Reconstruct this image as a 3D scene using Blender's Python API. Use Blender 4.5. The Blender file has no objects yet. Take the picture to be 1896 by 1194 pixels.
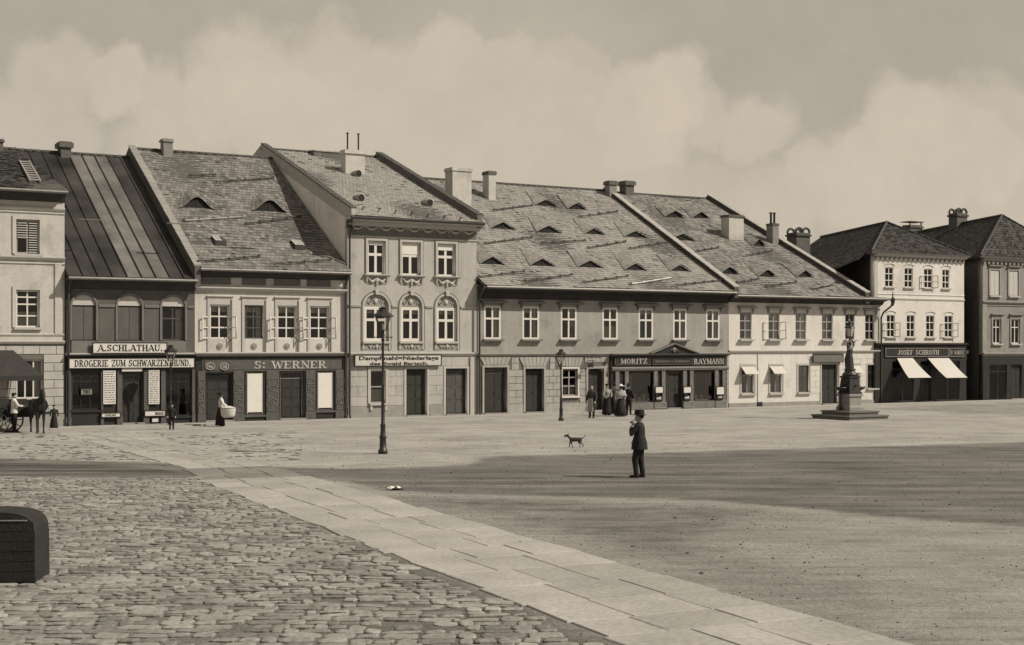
import bpy, bmesh, math, random
import numpy as np
from mathutils import Vector, Matrix, noise
random.seed(7)
R = math.radians
scene = bpy.context.scene
col = scene.collection
# ------------------------------------------------------------------ camera, world, sun, exposure
F, CX, HY, CAMH = 2700.0, 948.0, 640.0, 3.56     # focal (px of the 1896 px wide photo), centre, horizon row, camera height
W, Hh = 1896.0, 1194.0
cam_data = bpy.data.cameras.new('camera')
cam = bpy.data.objects.new('camera', cam_data); col.objects.link(cam)
cam.location = (0, 0, CAMH); cam.rotation_euler = (R(90), 0, 0)
cam_data.sensor_width = 36.0; cam_data.lens = 36.0*F/W
cam_data.shift_y = (HY - Hh/2)/W
cam_data.clip_end = 3000; cam_data.clip_start = .2
scene.camera = cam
A = math.atan(.611); dC, dS = math.cos(A), math.sin(A)         # the row of houses runs along (dC,dS)
sun_l = (.86, -.84, 1.08)                                       # towards the sun: along the row, out of the row, up
sun_w = Vector((sun_l[0]*dC - sun_l[1]*dS, sun_l[0]*dS + sun_l[1]*dC, sun_l[2])).normalized()
sd = bpy.data.lights.new('sun', 'SUN'); sd.energy = 5.0; sd.angle = R(.6); sd.color = (1.0, .918, .785)
sun = bpy.data.objects.new('sun', sd); col.objects.link(sun)
sun.rotation_euler = sun_w.to_track_quat('Z', 'Y').to_euler(); sun.location = (30, 0, 40)

world = bpy.data.worlds.new('World'); scene.world = world; world.use_nodes = True
nt = world.node_tree; nt.nodes.clear()
def N(t, kind, **kw):
    n = t.nodes.new(kind)
    for k, v in kw.items(): setattr(n, k, v)
    return n
def L(t, a, b): t.links.new(a, b)
def mathn(t, op, a, b=None, clamp=False):
    n = N(t, 'ShaderNodeMath', operation=op); n.use_clamp = clamp
    for i, v in enumerate((a, b)):
        if v is None: continue
        if isinstance(v, (int, float)): n.inputs[i].default_value = v
        else: L(t, v, n.inputs[i])
    return n.outputs[0]
def ramp(t, fac, stops, interp='LINEAR'):
    n = N(t, 'ShaderNodeValToRGB'); n.color_ramp.interpolation = interp
    el = n.color_ramp.elements
    while len(el) < len(stops): el.new(.5)
    for e, (p, c) in zip(el, stops):
        e.position = p; e.color = (c, c, c, 1) if isinstance(c, (int, float)) else (*c, 1)
    L(t, fac, n.inputs[0]); return n.outputs[0]
def sstep(t, v, a, b):
    n = N(t, 'ShaderNodeMapRange', interpolation_type='SMOOTHSTEP'); L(t, v, n.inputs[0])
    n.inputs[1].default_value = a; n.inputs[2].default_value = b; return n.outputs[0]
sky = N(nt, 'ShaderNodeTexSky', sky_type='NISHITA'); sky.sun_disc = False
sky.sun_elevation = math.asin(sun_w.z); sky.sun_rotation = math.atan2(sun_w.x, sun_w.y)
bw = N(nt, 'ShaderNodeRGBToBW'); L(nt, sky.outputs[0], bw.inputs[0])
tc = N(nt, 'ShaderNodeTexCoord')
# direction, gently distorted by noise so cloud edges billow
n1 = N(nt, 'ShaderNodeTexNoise'); n1.inputs['Scale'].default_value = 11; n1.inputs['Detail'].default_value = 10; n1.inputs['Roughness'].default_value = .62
L(nt, tc.outputs['Generated'], n1.inputs['Vector'])
sub = N(nt, 'ShaderNodeVectorMath', operation='SUBTRACT'); L(nt, n1.outputs['Color'], sub.inputs[0]); sub.inputs[1].default_value = (.5, .5, .5)
scl = N(nt, 'ShaderNodeVectorMath', operation='SCALE'); L(nt, sub.outputs[0], scl.inputs[0]); scl.inputs['Scale'].default_value = .09
add = N(nt, 'ShaderNodeVectorMath', operation='ADD'); L(nt, tc.outputs['Generated'], add.inputs[0]); L(nt, scl.outputs[0], add.inputs[1])
clouds = None
for (x, y, r, wgt) in [(480, 150, 110, .8), (610, 120, 90, .75), (420, 200, 90, .9), (560, 210, 130, .85), (840, 95, 85, .8), (930, 130, 70, .7), (700, 190, 120, .8), (310, 215, 80, .7), (205, 170, 60, .8), (90, 150, 80, .6), (60, 250, 110, .5), (330, 300, 120, .6), (780, 230, 180, .75), (1000, 240, 150, .7), (1060, 130, 70, .4),
                  (1235, 175, 75, .95), (1180, 230, 110, .8), (1320, 215, 60, .65), (1410, 225, 70, .65), (1120, 330, 160, .6), (1690, 255, 95, .9), (1780, 290, 110, .8), (1600, 300, 70, .8), (1520, 350, 80, .7), (1850, 240, 90, .5), (1430, 390, 100, .6), (1640, 370, 140, .8), (1330, 420, 150, .4), (1900, 380, 150, .5)]:
    d = Vector(((x-CX)/F, 1, (HY-y)/F)); k = d.length; d.normalize()
    dn = N(nt, 'ShaderNodeVectorMath', operation='DISTANCE'); L(nt, add.outputs[0], dn.inputs[0]); dn.inputs[1].default_value = d
    rr = r*1.18/F/k; wgt = .35+.65*wgt
    m = N(nt, 'ShaderNodeMapRange', interpolation_type='SMOOTHSTEP'); L(nt, dn.outputs['Value'], m.inputs[0])
    m.inputs[1].default_value = rr*1.16; m.inputs[2].default_value = rr*.62; m.inputs[3].default_value = 0; m.inputs[4].default_value = wgt
    clouds = m.outputs[0] if clouds is None else mathn(nt, 'MAXIMUM', clouds, m.outputs[0])
n2 = N(nt, 'ShaderNodeTexNoise'); n2.inputs['Scale'].default_value = 3.2; n2.inputs['Detail'].default_value = 7
mp = N(nt, 'ShaderNodeMapping'); mp.inputs['Scale'].default_value = (1, 1, 2.4); L(nt, tc.outputs['Generated'], mp.inputs[0]); L(nt, mp.outputs[0], n2.inputs['Vector'])
gen = sstep(nt, n2.outputs['Fac'], .50, .68)
clouds = mathn(nt, 'MAXIMUM', clouds, mathn(nt, 'MULTIPLY', gen, .35))
n3 = N(nt, 'ShaderNodeTexNoise'); n3.inputs['Scale'].default_value = 16; n3.inputs['Detail'].default_value = 14; n3.inputs['Roughness'].default_value = .72
L(nt, tc.outputs['Generated'], n3.inputs['Vector'])
mott = mathn(nt, 'MULTIPLY_ADD', n3.outputs['Fac'], .30); nt.nodes[-1].inputs[2].default_value = .85
sep_ = N(nt, 'ShaderNodeSeparateXYZ'); L(nt, tc.outputs['Generated'], sep_.inputs[0])
low = sstep(nt, sep_.outputs['Z'], .20, .02)                      # paler air towards the horizon
clear = mathn(nt, 'ADD', mathn(nt, 'MULTIPLY', bw.outputs[0], .12), 3.4)
lum = mathn(nt, 'ADD', clear, mathn(nt, 'MULTIPLY', clouds, 1.15))
lum = mathn(nt, 'MAXIMUM', lum, mathn(nt, 'MULTIPLY', low, 4.9))
lum = mathn(nt, 'MULTIPLY', lum, mott)
tint = N(nt, 'ShaderNodeMix', data_type='RGBA'); L(nt, clouds, tint.inputs[0])
tint.inputs[6].default_value = (1.02, .915, .755, 1); tint.inputs[7].default_value = (1.09, .945, .755, 1)
fin = N(nt, 'ShaderNodeVectorMath', operation='SCALE'); L(nt, tint.outputs[2], fin.inputs[0]); L(nt, lum, fin.inputs['Scale'])
bg = N(nt, 'ShaderNodeBackground'); bg.inputs['Strength'].default_value = .11; L(nt, fin.outputs[0], bg.inputs[0])
wo = N(nt, 'ShaderNodeOutputWorld'); L(nt, bg.outputs[0], wo.inputs[0])
vs = scene.view_settings; vs.view_transform = 'Standard'; vs.look = 'None'; vs.gamma = 1; vs.exposure = 0; vs.use_curve_mapping = False

# ------------------------------------------------------------------ photo geometry -> world
D0 = CAMH*F/144.5
P0 = Vector(((362-CX)/F*D0, D0))
dvec = Vector((dC, dS)); nvec = Vector((-dS, dC))
def U(x, v=0.0):            # metres along the row for a photo column, on the plane v metres behind the facade line
    t = (x-CX)/F; p = P0 + nvec*v
    return (t*p.y - p.x)/(dC - t*dS)
def DEP(x, v=0.0): return (P0 + nvec*v).y + U(x, v)*dS
def Z(x, y, v=0.0): return CAMH + (HY-y)/F*DEP(x, v)
def WP(u, v, z=0.0):
    p = P0 + dvec*u + nvec*v; return Vector((p.x, p.y, z))
def G(x, y):                # photo pixel -> point on the ground
    d = CAMH*F/(y-HY); return Vector(((x-CX)/F*d, d, 0))
def Vsolve(u, x):           # depth v behind the facade at which column u shows at photo column x
    t = (x-CX)/F; p = P0 + dvec*u
    return (t*p.y - p.x)/(nvec.x - t*nvec.y)

# ------------------------------------------------------------------ materials (toned monochrome: greys with the print's warmth)
def tone(v): v = v*.88; return (v*1.01, v*.970, v*.915)
MATS = {}
def mat(name, v, var=.18, scale=2.5, bump=.15, rough=.85, streak=.0, fine=.12, spec=.3, metal=0, island=0.0, bscale=None, color=None):
    if name in MATS: return MATS[name]
    m = bpy.data.materials.new(name); m.use_nodes = True; t = m.node_tree; b = t.nodes['Principled BSDF']
    g = N(t, 'ShaderNodeNewGeometry')
    a = N(t, 'ShaderNodeTexNoise'); a.inputs['Scale'].default_value = scale; a.inputs['Detail'].default_value = 6; L(t, g.outputs['Position'], a.inputs['Vector'])
    f = N(t, 'ShaderNodeTexNoise'); f.inputs['Scale'].default_value = scale*14; f.inputs['Detail'].default_value = 3; L(t, g.outputs['Position'], f.inputs['Vector'])
    k = mathn(t, 'ADD', mathn(t, 'MULTIPLY', mathn(t, 'SUBTRACT', a.outputs['Fac'], .5), var*3), mathn(t, 'MULTIPLY', mathn(t, 'SUBTRACT', f.outputs['Fac'], .5), fine*3))
    if streak:
        mp = N(t, 'ShaderNodeMapping'); mp.inputs['Scale'].default_value = (5, 5, .35); L(t, g.outputs['Position'], mp.inputs[0])
        s = N(t, 'ShaderNodeTexNoise'); s.inputs['Scale'].default_value = 1; s.inputs['Detail'].default_value = 5; L(t, mp.outputs[0], s.inputs['Vector'])
        k = mathn(t, 'ADD', k, mathn(t, 'MULTIPLY', mathn(t, 'SUBTRACT', s.outputs['Fac'], .55), streak*3))
    if streak:      # repaired and weathered patches of plaster
        pn = N(t, 'ShaderNodeTexNoise'); pn.inputs['Scale'].default_value = .55; pn.inputs['Detail'].default_value = 9; pn.inputs['Roughness'].default_value = .65; L(t, g.outputs['Position'], pn.inputs['Vector'])
        k = mathn(t, 'SUBTRACT', k, mathn(t, 'MULTIPLY', sstep(t, pn.outputs['Fac'], .54, .60), .13))
        k = mathn(t, 'SUBTRACT', k, mathn(t, 'MULTIPLY', sstep(t, pn.outputs['Fac'], .40, .36), -.08))
    if island: k = mathn(t, 'ADD', k, mathn(t, 'MULTIPLY', mathn(t, 'SUBTRACT', g.outputs['Random Per Island'], .5), island*2))
    k = mathn(t, 'MAXIMUM', mathn(t, 'ADD', k, 1.0), .15)
    sc = N(t, 'ShaderNodeVectorMath', operation='SCALE'); sc.inputs[0].default_value = color or tone(v); L(t, k, sc.inputs['Scale'])
    L(t, sc.outputs[0], b.inputs['Base Color'])
    b.inputs['Roughness'].default_value = rough; b.inputs['Metallic'].default_value = metal; b.inputs['Specular IOR Level'].default_value = spec
    if bump:
        bp = N(t, 'ShaderNodeBump'); bp.inputs['Strength'].default_value = bump; bp.inputs['Distance'].default_value = .05
        bn = N(t, 'ShaderNodeTexNoise'); bn.inputs['Scale'].default_value = bscale or scale*9; bn.inputs['Detail'].default_value = 4; L(t, g.outputs['Position'], bn.inputs['Vector'])
        L(t, bn.outputs['Fac'], bp.inputs['Height']); L(t, bp.outputs[0], b.inputs['Normal'])
    MATS[name] = m; return m
def glass_mat():
    m = bpy.data.materials.new('window_glass'); m.use_nodes = True; t = m.node_tree; t.nodes.clear()
    o = N(t, 'ShaderNodeOutputMaterial'); mx = N(t, 'ShaderNodeMixShader'); tr = N(t, 'ShaderNodeBsdfTransparent'); gl = N(t, 'ShaderNodeBsdfGlossy')
    tr.inputs[0].default_value = (.90, .89, .87, 1); gl.inputs['Roughness'].default_value = .03
    g = N(t, 'ShaderNodeNewGeometry'); nn = N(t, 'ShaderNodeTexNoise'); nn.inputs['Scale'].default_value = 1.7; L(t, g.outputs['Position'], nn.inputs['Vector'])
    bp = N(t, 'ShaderNodeBump'); bp.inputs['Strength'].default_value = .12; L(t, nn.outputs['Fac'], bp.inputs['Height']); L(t, bp.outputs[0], gl.inputs['Normal'])
    fr = N(t, 'ShaderNodeFresnel'); fr.inputs[0].default_value = 1.45
    L(t, fr.outputs[0], mx.inputs[0]); L(t, tr.outputs[0], mx.inputs[1]); L(t, gl.outputs[0], mx.inputs[2]); L(t, mx.outputs[0], o.inputs[0]); return m
GLASS = glass_mat()
M_A = mat('pale_plaster', .47, .12, 1.2, .15, streak=.10)
M_AG = mat('pale_plaster_blocks', .42, .14, 2.0, .25, streak=.08)
M_B = mat('dark_plaster', .105, .15, 1.5, .15, streak=.10)
M_B2 = mat('dark_plaster_trim', .16, .12, 2, .1)
M_LUN = mat('lunette_plaster', .46, .12, 2.5, .1)
M_C = mat('cream_plaster', .52, .09, 1.0, .12, streak=.08)
M_D = mat('grey_plaster', .40, .10, 1.2, .12, streak=.11)
M_DT = mat('grey_plaster_trim', .42, .10, 2, .1)
M_E = mat('taupe_plaster', .30, .12, 1.3, .15, streak=.08)
M_EG = mat('stone_blocks', .33, .20, 2.0, .3, streak=.10, island=.1)
M_EJ = mat('block_joints', .14, .1)
M_F = mat('white_plaster', .60, .07, 1.0, .10, streak=.06)
M_PL = mat('grey_plinth', .27, .2, 2.5, .3)
M_G = mat('limewash', .60, .06, 1.0, .10, streak=.06)
M_H = mat('stained_plaster', .24, .15, 1.5, .15, streak=.15)
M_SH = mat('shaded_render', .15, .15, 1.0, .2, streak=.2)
M_WF = mat('white_window_paint', .62, .06, 3, .0, rough=.5)
M_GF = mat('grey_window_paint', .30, .08, 3, .0, rough=.5)
M_DF = mat('dark_window_paint', .07, .08, 3, .0, rough=.5)
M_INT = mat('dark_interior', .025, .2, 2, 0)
M_CUR = mat('curtain_cloth', .50, .12, 6, .2)
M_BLIND = mat('white_blind_cloth', .66, .05, 3, .1)
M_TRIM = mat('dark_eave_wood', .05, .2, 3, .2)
M_TRIML = mat('pale_moulding', .42, .1, 3, .1)
M_ZINC = mat('zinc_gutter', .16, .2, 4, .1, rough=.5, metal=.3)
M_PIPE = mat('dark_downpipe', .05, .2, 4, .1, rough=.5)
M_SHOP = mat('dark_shop_wood', .022, .3, 2, .15, rough=.5)
M_SHOP2 = mat('carved_shop_wood', .085, .25, 5, .25, rough=.6)
M_SHOP3 = mat('worn_shop_wood', .15, .3, 4, .2, rough=.6)
M_CARV = mat('carved_relief', .15, .25, 6, .2)
M_DOOR = mat('dark_door_wood', .028, .35, 3, .2, rough=.6)
M_DOOR2 = mat('grey_door_wood', .075, .3, 4, .2, rough=.6)
M_SIGN = mat('white_sign_board', .60, .08, 3, .0, rough=.6)
M_LET = mat('black_lettering', .02, .1, 3, .0)
M_LETL = mat('pale_lettering', .42, .1, 3, .0)
M_TILE = mat('roof_tile_grey', .25, .24, .7, .3, island=.20, fine=.10)
M_TILEC = mat('roof_tile_mottled', .165, .30, .9, .35, island=.36, fine=.12)
M_TILED = mat('roof_tile_pale', .30, .10, .8, .25, island=.14, fine=.10)
M_TILEF = mat('roof_tile_patched', .20, .34, .6, .35, island=.34, fine=.12)
M_TILEG = mat('roof_slate_dark', .036, .5, 1.0, .35, island=.9, fine=.12)
M_RB = mat('roof_boards', .08, .2, 2, .2)
M_METAL = mat('tarred_metal_roof', .032, 1.3, .45, .2, rough=.6, fine=.2)
M_METAL2 = mat('worn_metal_roof', .12, .8, .6, .2, rough=.6, fine=.2)
M_COP = mat('coping_tile', .34, .2, 2, .3, island=.25)
M_COPD = mat('coping_tile_dark', .07, .3, 2, .3, island=.3)
M_BR = mat('chimney_render', .50, .15, 2, .4, streak=.1)
M_BRD = mat('chimney_brick', .12, .3, 6, .5, fine=.3)
M_BRM = mat('chimney_brick_pale', .24, .3, 6, .5, fine=.3)
M_IRON = mat('cast_iron', .022, .2, 5, .1, rough=.45, spec=.5)
M_STEP = mat('fountain_stone', .15, .25, 3, .3)
M_STEPL = mat('fountain_stone_pale', .26, .2, 3, .3)
M_FLAG = mat('flagstone', .32, .14, .9, .22, island=.0, fine=.12)
M_COB = mat('cobblestone', .23, .22, 1.2, .4, fine=.2)
M_KERB = mat('kerb_stone', .34, .15, 2, .3)
M_WALK = mat('pavement_slab', .36, .15, 1.5, .2)
M_LAMPG = mat('lantern_glass', .45, .05, 3, 0, rough=.2)
M_CLOTH = mat('black_cloth', .018, .3, 12, .3)
M_CLOTH2 = mat('dark_grey_cloth', .045, .3, 12, .3)
M_CLOTHW = mat('white_cloth', .60, .1, 8, .3)
M_CLOTHG = mat('light_grey_cloth', .28, .15, 8, .3)
M_SKIN = mat('skin', .30, .1, 8, .0, rough=.6)
M_LEA = mat('black_leather', .015, .2, 8, .1, rough=.5)
M_HORSE = mat('dark_horse_coat', .016, .2, 4, .1, rough=.6)
M_HAIR = mat('dark_hair', .02, .3, 30, .3)
M_CANV = mat('pale_canvas', .52, .06, 3, .15)
M_CANVD = mat('dark_canvas', .035, .2, 3, .15)
M_WOOD = mat('weathered_black_wood', .022, .4, 3, .3)
M_PAPER = mat('white_paper', .75, .04, 3, .1)
# ------------------------------------------------------------------ object helpers
def link(o): col.objects.link(o); return o
def tag(o, label=None, cat=None, group=None, kind=None):
    if label: o['label'] = label
    if cat: o['category'] = cat
    if group: o['group'] = group
    if kind: o['kind'] = kind
    return o
def empty(name, loc, rz=0, label=None, cat=None, group=None, kind=None):
    o = bpy.data.objects.new(name, None); link(o); o.location = loc; o.rotation_euler = (0, 0, rz); o.empty_display_size = .3
    return tag(o, label, cat, group, kind)
class MB:
    def __init__(s): s.v = []; s.f = []
    def add(s, vs, fs):
        n = len(s.v); s.v += [tuple(p) for p in vs]; s.f += [tuple(i+n for i in f) for f in fs]; return s
    def box(s, x0, x1, y0, y1, z0, z1):
        return s.add([(x0,y0,z0),(x1,y0,z0),(x1,y1,z0),(x0,y1,z0),(x0,y0,z1),(x1,y0,z1),(x1,y1,z1),(x0,y1,z1)],
                     [(0,3,2,1),(4,5,6,7),(0,1,5,4),(1,2,6,5),(2,3,7,6),(3,0,4,7)])
    def bar(s, p, q, w, h=None):        # rectangular bar from p to q
        h = h or w; p, q = Vector(p), Vector(q); d = (q-p).normalized()
        a = d.cross(Vector((0,0,1)));
        if a.length < .01: a = Vector((1,0,0))
        a.normalize(); b = a.cross(d); vs = []
        for c in (p, q):
            for i, j in ((-1,-1),(1,-1),(1,1),(-1,1)): vs.append(c + a*i*w/2 + b*j*h/2)
        return s.add(vs, [(3,2,1,0),(4,5,6,7),(0,1,5,4),(1,2,6,5),(2,3,7,6),(3,0,4,7)])
    def tube(s, pts, rad, seg=8):
        pts = [Vector(p) for p in pts]; n = len(pts)
        if isinstance(rad, (int, float)): rad = [rad]*n
        ups = None; rings = []
        for i, p in enumerate(pts):
            d = (pts[min(i+1, n-1)] - pts[max(i-1, 0)])
            d = d.normalized() if d.length > 1e-9 else Vector((0,0,1))
            a = d.orthogonal().normalized() if ups is None else (ups - d*ups.dot(d))
            if a.length < 1e-6: a = d.orthogonal()
            a.normalize(); ups = a; b = d.cross(a)
            r = rad[i]; r = r if isinstance(r, tuple) else (r, r)
            rings.append([p + a*math.cos(2*math.pi*k/seg)*r[0] + b*math.sin(2*math.pi*k/seg)*r[1] for k in range(seg)])
        return s.rings(rings)
    def rings(s, rings, cap=True):
        seg = len(rings[0]); vs = [v for r in rings for v in r]; fs = []
        for i in range(len(rings)-1):
            for k in range(seg):
                k2 = (k+1) % seg; fs.append((i*seg+k, i*seg+k2, (i+1)*seg+k2, (i+1)*seg+k))
        if cap:
            fs.append(tuple(reversed(range(seg)))); fs.append(tuple((len(rings)-1)*seg+k for k in range(seg)))
        return s.add(vs, fs)
    def loft(s, rs, seg=16):           # rs: (cx, cy, z, rx, ry)
        return s.rings([[(cx+rx*math.cos(2*math.pi*k/seg), cy+ry*math.sin(2*math.pi*k/seg), z) for k in range(seg)] for cx, cy, z, rx, ry in rs])
    def lathe(s, prof, c=(0,0,0), seg=12):
        return s.loft([(c[0], c[1], c[2]+z, max(r, .001), max(r, .001)) for r, z in prof], seg)
    def ball(s, c, r, seg=12, n=8):
        r = r if isinstance(r, tuple) else (r, r, r)
        return s.loft([(c[0], c[1], c[2]-r[2]*math.cos(math.pi*i/n), max(r[0]*math.sin(math.pi*i/n), .0005), max(r[1]*math.sin(math.pi*i/n), .0005)) for i in range(n+1)], seg)
    def prism_x(s, poly, x0, x1):      # poly in (y,z), extruded along x
        n = len(poly); vs = [(x0, y, z) for y, z in poly] + [(x1, y, z) for y, z in poly]
        fs = [tuple(range(n)), tuple(reversed(range(n, 2*n)))] + [(i, i+n, (i+1) % n+n, (i+1) % n) for i in range(n)]
        return s.add(vs, fs)
    def prism_y(s, poly, y0, y1):      # poly in (x,z), extruded along y
        n = len(poly); vs = [(x, y0, z) for x, z in poly] + [(x, y1, z) for x, z in poly]
        fs = [tuple(range(n)), tuple(reversed(range(n, 2*n)))] + [(i, i+n, (i+1) % n+n, (i+1) % n) for i in range(n)]
        return s.add(vs, fs)
    def mesh(s, name, m, smooth=False):
        me = bpy.data.meshes.new(name); me.from_pydata(s.v, [], s.f); me.update()
        bm = bmesh.new(); bm.from_mesh(me); bmesh.ops.recalc_face_normals(bm, faces=bm.faces); bm.to_mesh(me); bm.free()
        if m: me.materials.append(m)
        if smooth: me.polygons.foreach_set('use_smooth', [True]*len(me.polygons))
        return me
    def build(s, name, m, parent=None, smooth=False, kind=None):
        o = bpy.data.objects.new(name, s.mesh(name, m, smooth)); link(o)
        if parent: o.parent = parent
        if kind: o['kind'] = kind
        return o
def inst(name, me, parent, loc, rz=0):
    o = bpy.data.objects.new(name, me); link(o); o.parent = parent; o.location = loc; o.rotation_euler = (0, 0, rz); return o
_cache = {}
def cbox(name, m, parent, x0, x1, y0, y1, z0, z1):    # box part, mesh data shared between equal sizes
    k = (name, m.name, round(x1-x0, 3), round(y1-y0, 3), round(z1-z0, 3))
    if k not in _cache: _cache[k] = MB().box(0, k[2], 0, k[3], 0, k[4]).mesh(name, m)
    return inst(name, _cache[k], parent, (x0, y0, z0))
def fuse(mb, name, m, parent=None, voxel=.02, smooth=2):
    o = mb.build(name, m, None)
    r = o.modifiers.new('r', 'REMESH'); r.mode = 'VOXEL'; r.voxel_size = voxel; r.use_smooth_shade = True
    if smooth: q = o.modifiers.new('s', 'SMOOTH'); q.iterations = smooth
    dg = bpy.context.evaluated_depsgraph_get(); me = bpy.data.meshes.new_from_object(o.evaluated_get(dg))
    o.modifiers.clear(); old = o.data; o.data = me; bpy.data.meshes.remove(old); me.name = name
    if not me.materials: me.materials.append(m)
    me.polygons.foreach_set('use_smooth', [True]*len(me.polygons))
    if parent: o.parent = parent
    return o
def rect(x0, x1, z0, z1): return [(x0, z0), (x1, z0), (x1, z1), (x0, z1)]
def arch(x0, x1, z0, z1, rise, n=12):
    c = (x0+x1)/2; w = (x1-x0)/2; zs = z1-rise
    return [(x0, z0), (x1, z0)] + [(c+w*math.cos(math.pi*i/n), zs+rise*math.sin(math.pi*i/n)) for i in range(n+1)]
def plate(outline, holes, v0, v1):      # flat wall from an outline with holes; returns a mesh lying between depth v0 and v1
    cu = bpy.data.curves.new('c', 'CURVE'); cu.dimensions = '2D'; cu.fill_mode = 'BOTH'; cu.extrude = abs(v1-v0)/2
    for poly in [outline]+list(holes):
        sp = cu.splines.new('POLY'); sp.points.add(len(poly)-1); sp.use_cyclic_u = True
        for p, (a, b) in zip(sp.points, poly): p.co = (a, b, 0, 1)
    o = bpy.data.objects.new('c', cu); link(o); dg = bpy.context.evaluated_depsgraph_get()
    me = bpy.data.meshes.new_from_object(o.evaluated_get(dg)); bpy.data.objects.remove(o); bpy.data.curves.remove(cu)
    mid = (v0+v1)/2
    for v in me.vertices: x, y, z = v.co; v.co = (x, mid+z, y)
    bm = bmesh.new(); bm.from_mesh(me); bmesh.ops.remove_doubles(bm, verts=bm.verts, dist=1e-4); bmesh.ops.recalc_face_normals(bm, faces=bm.faces); bm.to_mesh(me); bm.free()
    return me
def plate_obj(name, m, parent, outline, holes, v0, v1):
    me = plate(outline, holes, v0, v1); me.name = name; me.materials.clear(); me.materials.append(m)
    o = bpy.data.objects.new(name, me); link(o); o.parent = parent; return o
def text_obj(name, s, m, parent, x0, x1, z0, z1, v, bold=.02, th=.02):
    cu = bpy.data.curves.new('t', 'FONT'); cu.body = s; cu.extrude = .01; cu.offset = bold; cu.resolution_u = 3
    o = bpy.data.objects.new('t', cu); link(o); dg = bpy.context.evaluated_depsgraph_get()
    me = bpy.data.meshes.new_from_object(o.evaluated_get(dg)); bpy.data.objects.remove(o); bpy.data.curves.remove(cu)
    xs = [q.co.x for q in me.vertices]; ys = [q.co.y for q in me.vertices]
    ax, bx_, ay, by = min(xs), max(xs), min(ys), max(ys)
    for q in me.vertices:
        x, y, z = q.co; q.co = (x0+(x-ax)/(bx_-ax)*(x1-x0), v - (z/.02+.5)*th, z0+(y-ay)/(by-ay)*(z1-z0))
    me.name = name; me.materials.clear(); me.materials.append(m)
    o = bpy.data.objects.new(name, me); link(o)
    if parent: o.parent = parent
    return o

# ------------------------------------------------------------------ ground
def sdist(px, py, poly):               # signed distance (positive inside), numpy
    n = len(poly); d = np.full(px.shape, 1e9); ins = np.zeros(px.shape, bool)
    for i in range(n):
        ax, ay = poly[i]; bx_, by = poly[(i+1) % n]
        ex, ey = bx_-ax, by-ay; wx, wy = px-ax, py-ay
        t = np.clip((wx*ex+wy*ey)/(ex*ex+ey*ey+1e-12), 0, 1)
        d = np.minimum(d, np.hypot(wx-t*ex, wy-t*ey))
        c = ((ay > py) != (by > py)) & (px < (bx_-ax)*(py-ay)/(by-ay+1e-12)+ax); ins ^= c
    return np.where(ins, d, -d)
def gp(*pts): return [tuple(G(x, y)[:2]) for x, y in pts]
dark_poly = gp((-300, 846), (22, 849), (250, 856), (420, 862), (640, 868), (860, 862), (900, 846), (1300, 836), (1876, 819), (2100, 813),  # outline of the darker ground across the square
               (2100, 985), (1876, 974), (1650, 957), (1480, 941), (1300, 926), (1100, 921), (850, 915), (720, 908), (640, 892), (560, 884), (350, 884), (22, 882), (-300, 882))
cob_poly = gp((-420, 884), (368, 884), (1240, 1230), (-420, 1230))
mid_poly = gp((400, 833), (520, 826), (900, 826), (900, 846), (640, 862), (500, 862))
lane_poly = gp((1560, 756), (1700, 750), (1900, 744), (2100, 741), (2100, 775), (1876, 771), (1700, 763))
bandl_poly = gp((-300, 850), (22, 853), (200, 857), (330, 864), (400, 878), (330, 880), (22, 878), (-300, 878))
fore_poly = gp((560, 905), (850, 912), (1300, 926), (1876, 970), (2600, 1010), (2600, 1400), (600, 1400))
dirt_poly = gp((575, 889), (700, 908), (850, 915), (1100, 921), (1300, 926), (1480, 941), (1400, 1010), (1500, 1100), (1700, 1194), (1090, 1028))
def axis(a, b, step, far): 
    f = np.arange(a, b+1e-6, step); g = np.geomspace(step*2, far, 14)
    return np.concatenate([(a-g)[::-1], f, b+g])
gx = axis(-26, 34, .22, 900); gy = axis(12, 96, .26, 900)
XX, YY = np.meshgrid(gx, gy); ZZ = np.zeros_like(XX)
def sm(d, w): return np.clip(d/w*.5+.5, 0, 1)
ddark = sm(sdist(XX, YY, dark_poly), .9)
dcob = sm(sdist(XX, YY, cob_poly), .4)
dlane = sm(sdist(XX, YY, lane_poly), 1.5)
ddirt = sm(sdist(XX, YY, dirt_poly), 1.6)
attr = np.maximum.reduce([ddark*.95, dlane*.45, ddirt*.55, sm(sdist(XX, YY, bandl_poly), .8)*1.45])
fore = sm(sdist(XX, YY, fore_poly), 2.0)
nx, ny = len(gx), len(gy)
ZZ += -.012*dcob
vs_ = np.stack([XX, YY, ZZ], -1).reshape(-1, 3)
idx = np.arange(nx*ny).reshape(ny, nx)
fs_ = np.stack([idx[:-1, :-1], idx[:-1, 1:], idx[1:, 1:], idx[1:, :-1]], -1).reshape(-1, 4)
me = bpy.data.meshes.new('ground'); me.from_pydata(vs_.tolist(), [], fs_.tolist()); me.update()
at = me.attributes.new('dark', 'FLOAT', 'POINT'); at.data.foreach_set('value', attr.reshape(-1).astype(np.float32))
at = me.attributes.new('fore', 'FLOAT', 'POINT'); at.data.foreach_set('value', fore.reshape(-1).astype(np.float32))
at = me.attributes.new('cob', 'FLOAT', 'POINT'); at.data.foreach_set('value', dcob.reshape(-1).astype(np.float32))
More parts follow.
